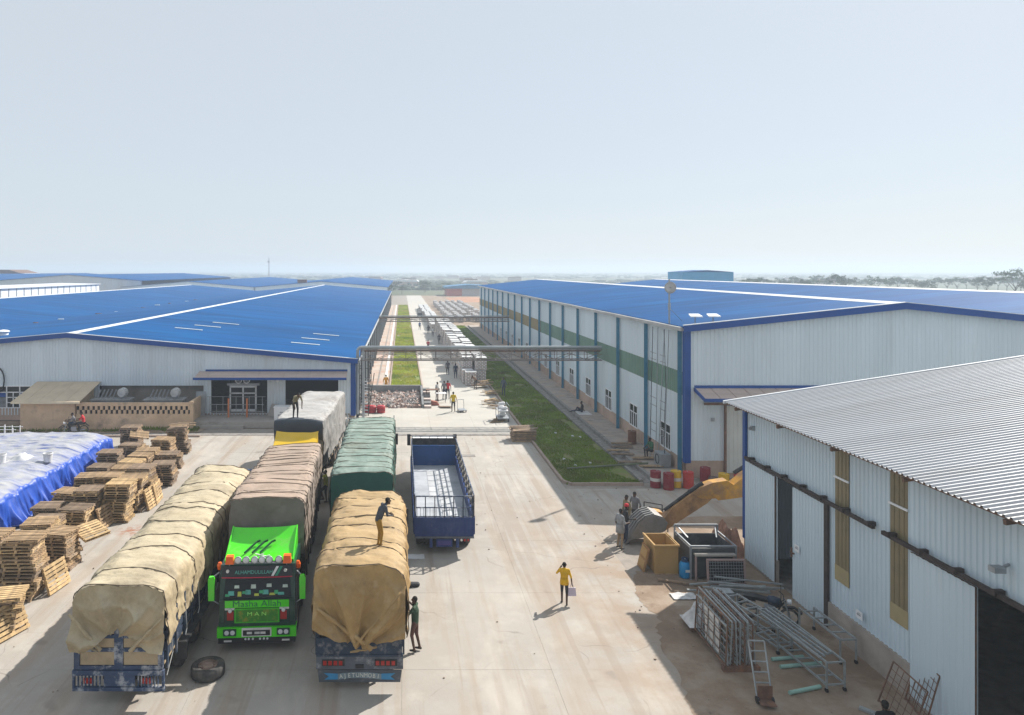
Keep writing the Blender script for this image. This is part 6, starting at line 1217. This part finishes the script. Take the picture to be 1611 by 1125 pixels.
for j in range(44):
    y = (74.6 if j else 74.6)+j*1.42
    for ci, x in enumerate((7.1,8.35)):
        for k in range(2):
            if (rg.random() < .12 and k and j > 2) or (k and ci == 0 and j == 0): continue
            nm = ('upper' if k else 'lower'); cm = ('left' if ci == 0 else 'right')
            lab = ('%s stack of boxed tiles at the very front of the %s column' % (nm, cm)) if j == 0 else ('%s boxed tile stack, %s from the front in the %s column' % (nm, nth(j+1), cm))
            tstack(x, y, k*1.44, (j+k+ci) % 2, lab, None if j == 0 else '%s tile stacks, %s column' % (nm, cm))
for j in range(46):
    y = 138.5+j*1.75
    for x in (6.3,7.7): tstack(x-.5*(j > 24), y, 0, 2, 'low tile stack beyond the far bridge, %s column, %s from near end' % ('left' if x < 7 else 'right', nth(j+1)), 'far low tile stacks')
for j in range(26):
    for c in range(5):
        if rg.random() < .12: continue
        tstack(11.4+c*2.2+rg.uniform(-.2,.2), 160+j*3.4+c*.8, 0, 2, 'white tile stack in the far store field, %s row from road, %s from near end' % (nth(c+1), nth(j+1)), 'tile stacks in the far store field')
# ================================================================ things on the road
def handcart(label, x, y, rz, H=.95):
    t = thing('hand_cart', label, 'cart', (x,y,0), rz); B().tube([(-.28,.35,.18),(-.28,.4,H),(.28,.4,H),(.28,.35,.18)], .02).obj('handle', m_steel, t); B().box(-.32,-.45,.16,.32,.4,.2).obj('deck', m_steel, t)
    for sx in (-1,1):
        for yy in (-.35,.3): B().lathe([(0,-.025),(.08,-.025),(.08,.025),(0,.025)], c=(sx*.26,yy,.08), axis='x', n=10).obj('wheel', m_blk, t)
    return t
handcart('small grey cart beside the person in bright yellow on the road', 5.1,59.3,.2)
bench = thing('workbench', 'steel workbench frame at the rubble steps', 'bench', (2.75,63.4,0)); b = B()
for x in (-.5,.55):
    for y in (0,.6): b.bar((x,y,0),(x,y,1.15),.05)
b.obj('leg', m_rust, bench); B().box(-.55,-.05,1.1,.6,.65,1.15).obj('top', m_rust, bench)
tag(B().prism([(-.5,0),(.5,0),(.3,.3),(-.2,.4)], -.25,.25).obj('sack', M('red_rag',(.32,.12,.09),.9), None, loc=(2.85,62.2,0)), 'dark red sack on the road below the workbench', 'sack')
wt = thing('work_table', 'pale table with tools before the person in white', 'table', (3.55,63.5,0)); B().box(-.5,-.35,.8,.5,.35,.85).obj('top', m_white, wt)
for x in (-.42,.42):
    for y in (-.28,.28): B().bar((x,y,0),(x,y,.8),.04).obj('leg', m_steel, wt)
for k in range(3): tag(B().box(-.5,-.12,0,.5,.12,.06).obj('plank', m_wood[2], None, loc=(3.7+.1*k,61.3-.25*k,.02+.03*k)), 'grey plank lying on the road before the pale table', 'plank', 'planks before the table')
tt = thing('loaded_cart', 'white cart piled with bags beside the kerb', 'cart', (8.05,55.9,0)); B().box(-.45,-.8,.25,.45,.8,.32).obj('deck', m_steel, tt)
for sx in (-1,1):
    for yy in (-.6,.6): B().lathe([(0,-.03),(.13,-.03),(.13,.03),(0,.03)], c=(sx*.4,yy,.13), axis='x', n=10).obj('wheel', m_blk, tt)
    B().tube([(sx*.42,-.78,.3),(sx*.42,-.78,1.3),(sx*.42,.78,1.3),(sx*.42,.78,.3)], .025).obj('side_frame', m_steel, tt)
B().box(-.4,-.5,.8,.4,.75,.86).obj('shelf', m_white, tt)
for x, y, z in ((-.1,.2,.86),(.1,-.2,.86),(0,.5,1.1),(.0,.0,.33)):
    o = B(); ell(o, (x-.15,y,z+.12), (x+.15,y+.05,z+.14), .13, .15, 1.1, 10, 4); tag(o.obj('bag', m_bucket, None, smooth=True, recalc=False, loc=(8.05,55.9,0)), 'white bag piled on the cart beside the kerb', 'bag', 'bags on the cart')
for k in range(5): tag(B().bar((0,0,.04),(1.1,.3,.04),.08,.05).obj('plank', m_wood[1], None, loc=(6.9+.12*k,54.8+.25*k,.01+.02*k)), 'thin plank on the road left of the loaded cart', 'plank', 'planks by the loaded cart')
bs = thing('board_stack', 'low stack of weathered boards on the kerb of the grass strip', 'board stack', (8.55,49.4,0)); rg = random.Random(41)
for k in range(12): o = link('board', B().box(-.8,-.6,0,.8,.6,.055).mesh('board', m_wood[2 if k % 3 else 1]), bs, (rg.uniform(-.07,.07), rg.uniform(-.07,.07), .01+k*.065), (0,0,rg.uniform(-.08,.08)))
for k in range(5): link('loose_board', B().box(-.9,-.12,0,.9,.12,.03).mesh('loose_board', m_wood[2]), bs, (rg.uniform(-.1,.2), -.4+k*.2, .8+.025*k), (rg.uniform(-.05,.05),rg.uniform(-.06,.06),rg.uniform(-.3,.3)))
# scrap heaps at the kerb near the tile stacks
rg = random.Random(50)
for (cx, cy, n, lab) in ((8.3,71.2,14,'plank in the scrap heap at the front of the tile row'),(8.7,67.5,9,'plank in the brown scrap heap by the kerb'),(8.2,63.2,8,'plank in the low scrap heap before the loaded cart'),(8.0,60.8,6,'stick in the small scrap heap behind the loaded cart')):
    for k in range(n):
        a = rg.uniform(-.7,.7); x = cx+rg.uniform(-.5,.5); y = cy+rg.uniform(-.6,.6); tag(B().bar((x-.7*math.cos(a),y-.7*math.sin(a),.03+.05*k),(x+.7*math.cos(a),y+.7*math.sin(a),.05+.05*k+rg.uniform(-.05,.05)),.14,.04).obj('plank', m_wood[rg.randrange(3)]), lab, 'plank', lab.split(' in the ')[1])
fk = thing('forklift', 'dark forklift far up the road beside the tile row', 'forklift', (4.6,178,0)); B().box(-.6,0,.25,.6,1.8,1.1).obj('body', m_chas, fk); B().bar((-.5,-.1,0),(-.5,-.1,2.3),.1).bar((.5,-.1,0),(.5,-.1,2.3),.1).bar((-.5,-.1,2.2),(.5,-.1,2.2),.1).obj('mast', m_chas, fk); B().bar((-.5,.2,1.1),(-.5,.3,2.1),.08).bar((.5,.2,1.1),(.5,.3,2.1),.08).box(-.55,.2,2.1,.55,1.4,2.16).obj('guard', m_chas, fk)
for s in (-1,1):
    for y in (.3,1.4): B().lathe([(0,-.12),(.3,-.12),(.3,.12),(0,.12)], c=(s*.5,y,.3), axis='x', n=12).obj('wheel', m_tyre, fk)
# ================================================================ right hall fittings
at = thing('dish_mast', 'tall thin mast with a round dish above the corner of the right warehouse', 'mast', (RX-.25,42.2,0)); B().cyl((0,0,8.6),(0,0,11.45),.05).cyl((0,0,9.6),(0,0,10.0),.08).obj('pole', m_steel, at); B().lathe([(0,.1),(.2,.06),(.35,-.02),(.36,-.05),(.2,.02),(0,.06)], c=(-.0,-.12,10.95), axis='y', n=20).obj('dish', M('dish_grey',(.42,.41,.40),.6), at, smooth=True); B().bar((.03,0,9.7),(.9,.3,8.9),.02).bar((0,-.12,10.95),(0,-.4,10.95),.04).obj('stay', m_steel, at)
for x, y, s in ((17.2,41.0,'left'),(18.3,41.1,'right')):
    fl = thing('flood_lamp', 'white flood lamp on the roof edge of the right warehouse, %s one' % s, 'lamp', (x,y,8.95)); B().bar((0,0,-.1),(0,0,.3),.05).obj('stem', m_steel, fl); B().hexa([(-.35,-.25,.3),(.35,-.25,.3),(.3,.2,.42),(-.3,.2,.42),(-.35,-.25,.36),(.35,-.25,.36),(.3,.2,.48),(-.3,.2,.48)]).obj('head', m_white, fl)
lt = thing('cable_ladder', 'tall thin steel ladder frame against the corner of the right warehouse', 'ladder', (RX-.45,42.2,0)); b = B()
for (y0, y1) in ((0,-.2),(.9,.5),(1.3,1.6),(2.3,2.5)): b.bar((-.15,y0,0.1),(.1,y1,8.4),.035)
b.obj('stile', m_steel, lt); b = B()
for z in (1.9,2.4,3.5,4.0,6.4,6.8): b.bar((-.08,-.1,z),(-.08,.75,z),.035); b.bar((-.08,1.45,z),(-.08,2.4,z),.035)
b.obj('rung', m_steel, lt)
B().tube([(-.05,.2,8.4),(-.12,-.3,5),(-.1,.1,2),(-.1,-.2,.2)], .018, n=5).tube([(0,2.2,8.4),(-.2,1.9,5),(-.1,2.4,1)], .018, n=5).obj('cable', m_blk, lt)
ac = thing('air_conditioner', 'grey air conditioner unit at the foot of the right warehouse corner', 'air conditioner', (15.85,42.4,.15)); B().box(-.35,-.5,0,.3,.5,.8).obj('case', m_steel, ac); B().lathe([(.26,-.37),(.3,-.38),(.3,-.352),(.26,-.352)], c=(0,0,.42), axis='x', n=16).obj('fan_guard', m_blk, ac)
for k in range(7): rgx = random.Random(k); tag(B().box(-.7,-.15,0,.7,.15,.05).obj('plank', m_wood[2 if k % 2 else 1], None, loc=(14.3+rgx.uniform(-.5,.9),42.0+k*.9,.22+.005*k)), 'plank over the drain by the right warehouse corner', 'plank', 'planks over the drain')
tag(B().cyl((9.9,41.9,.12),(15.0,42.6,.24),.06,n=8).obj('pipe', M('moss_pipe',(.14,.16,.10),.8)), 'dull pipe laid across the near end of the grass strip', 'pipe')
tag(B().grid(lambda u,v: (14.5+1.1*u, 57.2+1.6*v, .165+.012*nz(u*4,v*4,2)), 8, 8).obj('ground_cloth', m_bucket, None, smooth=True), 'pale cloth spread on the footpath under the sitting person', 'cloth')
for k in range(6): rgx = random.Random(90+k); tag(B().prism([(-.1,0),(.1,0),(.06,.06),(-.05,.08)], -.08,.08).obj('litter_bag', m_bucket, None, loc=(10+rgx.uniform(0,3),41+rgx.uniform(0,18),.06)), 'scrap of white litter on the right grass strip', 'litter', 'white litter on the grass')
# puddle-like white cloth and black bag near trucks
bgk = B(); ell(bgk, (.3,26.5,.08), (.6,26.55,.07), .10, .09, 1.3, 10, 4); tag(bgk.obj('black_bag', m_chas, None, smooth=True, recalc=False), 'black bag on the ground right of the tan load', 'bag')
tag(B().grid(lambda u,v: (.05+.9*u,29.0+.5*v,.015+.04*max(0,nz(u*5,v*5,3))), 10, 8).obj('white_cloth', m_bucket, None, smooth=True), 'white cloth on the ground between the tan load and the blue truck', 'cloth')
tag(B().box(-.55,-.25,0,.55,.25,.012).obj('drain_grate', m_drain, None, loc=(4.2,45.2,.004)), 'grey drain grate in the road right of the blue truck', 'grate')
# ================================================================ trees and far land
m_leaf = M('leaves', (.035,.07,.022), .7, .5, .6, rand=.25, dirt=((.07,.10,.03), 1.4, .5, .65, .7)); leafy(m_leaf, .4); m_bark = M('bark', (.12,.09,.06), .9)
def tree_mesh(seed, h, flat):
    rg = random.Random(seed); tr = B(); tips = []
    tr.cyl((0,0,-.2),(.1,0,h*.5),.2,.12,n=7)
    for k in range(6):
        a = k*1.05+rg.uniform(-.3,.3); q = Vector((math.cos(a)*h*.28*rg.uniform(.6,1.2), math.sin(a)*h*.28, h*rg.uniform(.62,.9))); tr.cyl((.1,0,h*rg.uniform(.35,.5)), q, .08, .03, n=5); tips.append(q)
    tips.append(Vector((0,0,h*.92))); cr = B()
    for tp in tips:
        for c in range(5):
            cc = tp+Vector((rg.gauss(0,h*.09),rg.gauss(0,h*.09),rg.gauss(0,h*.05*flat))); rr = h*rg.uniform(.05,.1)
            for _ in range(48):
                d = Vector((rg.gauss(0,1),rg.gauss(0,1),rg.gauss(0,.7*flat))).normalized()*rr*rg.uniform(.5,1.1); p = cc+d; s = h*.016; u = Vector((rg.uniform(-1,1),rg.uniform(-1,1),rg.uniform(-1,1))).normalized()*s; v = u.cross(Vector((rg.uniform(-1,1),rg.uniform(-1,1),rg.uniform(-1,1)))).normalized()*s
                cr.add([p-u,p+v,p+u,p-v], [(0,1,2,3)])
    return tr.mesh('trunk', m_bark), cr.mesh('crown', m_leaf)
TR = [tree_mesh(k, 9, f) for k, f in enumerate((1,.6,1.1,.9,.7))]; rg = random.Random(66)
TP = [1180,1196,1212,1232,1250,1262,1278,1286,1302,1318,1331,1345,1362,1380,1398,1412,1430,1446,1460,1474,1490,1506,1520,1538,1552,1570,1584,1597,1606,1618,1630]
for k, px in enumerate(TP):
    y = rg.uniform(260,420); h_ = 12-rg.uniform(10,17)*y/1100; 
    if px in (1286,1330,1318): h_ = 12-7*y/1100
    if px == 1597: y = 250; h_ = 12.2
    h_ = max(h_, 3.5); x = (px-632)*y/1100; kind = TR[k % 5]
    if px == 1597: kind = TR[1]
    t = thing('tree', 'lone flat topped tree at the far right of the skyline' if px == 1597 else 'skyline tree behind the right roofs, %s from the left' % nth(k+1), 'tree', (x,y,0), rg.uniform(0,6), None if px == 1597 else 'skyline trees on the right'); t.scale = (h_/9*1.15, h_/9*1.15, h_/9)
    link('trunk', kind[0], t); link('crown', kind[1], t)
for k in range(12):
    y = rg.uniform(340,460); x = rg.uniform(-12,34); t = thing('tree', 'low green tree beyond the far end of the road', 'tree', (x,y,0), rg.uniform(0,6), 'trees at the road end'); s = rg.uniform(.35,.62); t.scale = (s*1.5,s*1.5,s); link('trunk', TR[k % 5][0], t); link('crown', TR[k % 5][1], t)
b = B(); rg = random.Random(91)     # scrub and far woods that read as one mass
for _ in range(5200):
    y = 420+2600*rg.random()**1.6; x = rg.uniform(-.75,1.05)*y; s = rg.uniform(1.5,5)*(1+y/1500)
    if nz(x*.004,y*.004,3) < -.1: continue
    h_ = rg.uniform(1,3)
    n = 6; a0 = rg.uniform(0,6); ring = [(x+math.cos(a0+i*PI/3)*s*rg.uniform(.7,1.2), y+math.sin(a0+i*PI/3)*s, -.2) for i in range(n)]; mid = [(x+math.cos(a0+i*PI/3)*s*.8, y+math.sin(a0+i*PI/3)*s*.8, h_*rg.uniform(.5,.8)) for i in range(n)]
    b.add(ring+mid+[(x,y,h_)], [(i,(i+1)%n,n+(i+1)%n,n+i) for i in range(n)]+[(n+i,n+(i+1)%n,2*n) for i in range(n)])
tag(struct(b.obj('scrubland', m_leaf, None, recalc=False), 'stuff'), 'hazy far scrub and woods below the horizon', 'scrub')
for k in range(22):
    y = rg.uniform(450,1100); x = rg.uniform(-.05,.12)*y if k % 2 else rg.uniform(-.5,.9)*y; h_ = rg.uniform(2.8,4); wd = rg.uniform(4,9)
    t = thing('far_house', 'small hazy house in the distance with a %s roof' % ('pale' if k % 3 else 'rusty'), 'house', (x,y,0), rg.uniform(-.4,.4), 'houses in the haze'); B().box(-wd,-3,0,wd,3,h_).obj('wall', m_plinth, t); B().prism([(-wd-.5,h_),(wd+.5,h_),(wd*.8,h_+1.4),(-wd*.8,h_+1.4)], -3.5, 3.5).obj('roof', m_cap if k % 3 else m_rust, t)
tag(B().grid(lambda u,v: (19+17*u, 262+45*v, .9*math.sin(PI*u)*math.sin(PI*v)*(1+.4*nz(u*5,v*5,1))-.05), 16, 14).obj('soil_mound', M('orange_soil',(.38,.20,.12),.95,.2,.2), None, smooth=True), 'orange soil mound before the far red shed', 'soil mound')
# ================================================================ haze
hz = bpy.data.materials.new('haze_air'); hz.use_nodes = True; n_ = hz.node_tree.nodes; n_.remove(n_['Principled BSDF']); pv = n_.new('ShaderNodeVolumePrincipled'); pv.inputs['Color'].default_value = (.66,.76,.88,1); pv.inputs['Density'].default_value = .0009; pv.inputs['Anisotropy'].default_value = .2
hz.node_tree.links.new(pv.outputs[0], n_['Material Output'].inputs['Volume'])
struct(B().box(-6500,-400,-1.2,6500,6500,27).obj('haze', hz), 'stuff')
scn.cycles.volume_bounces = 1
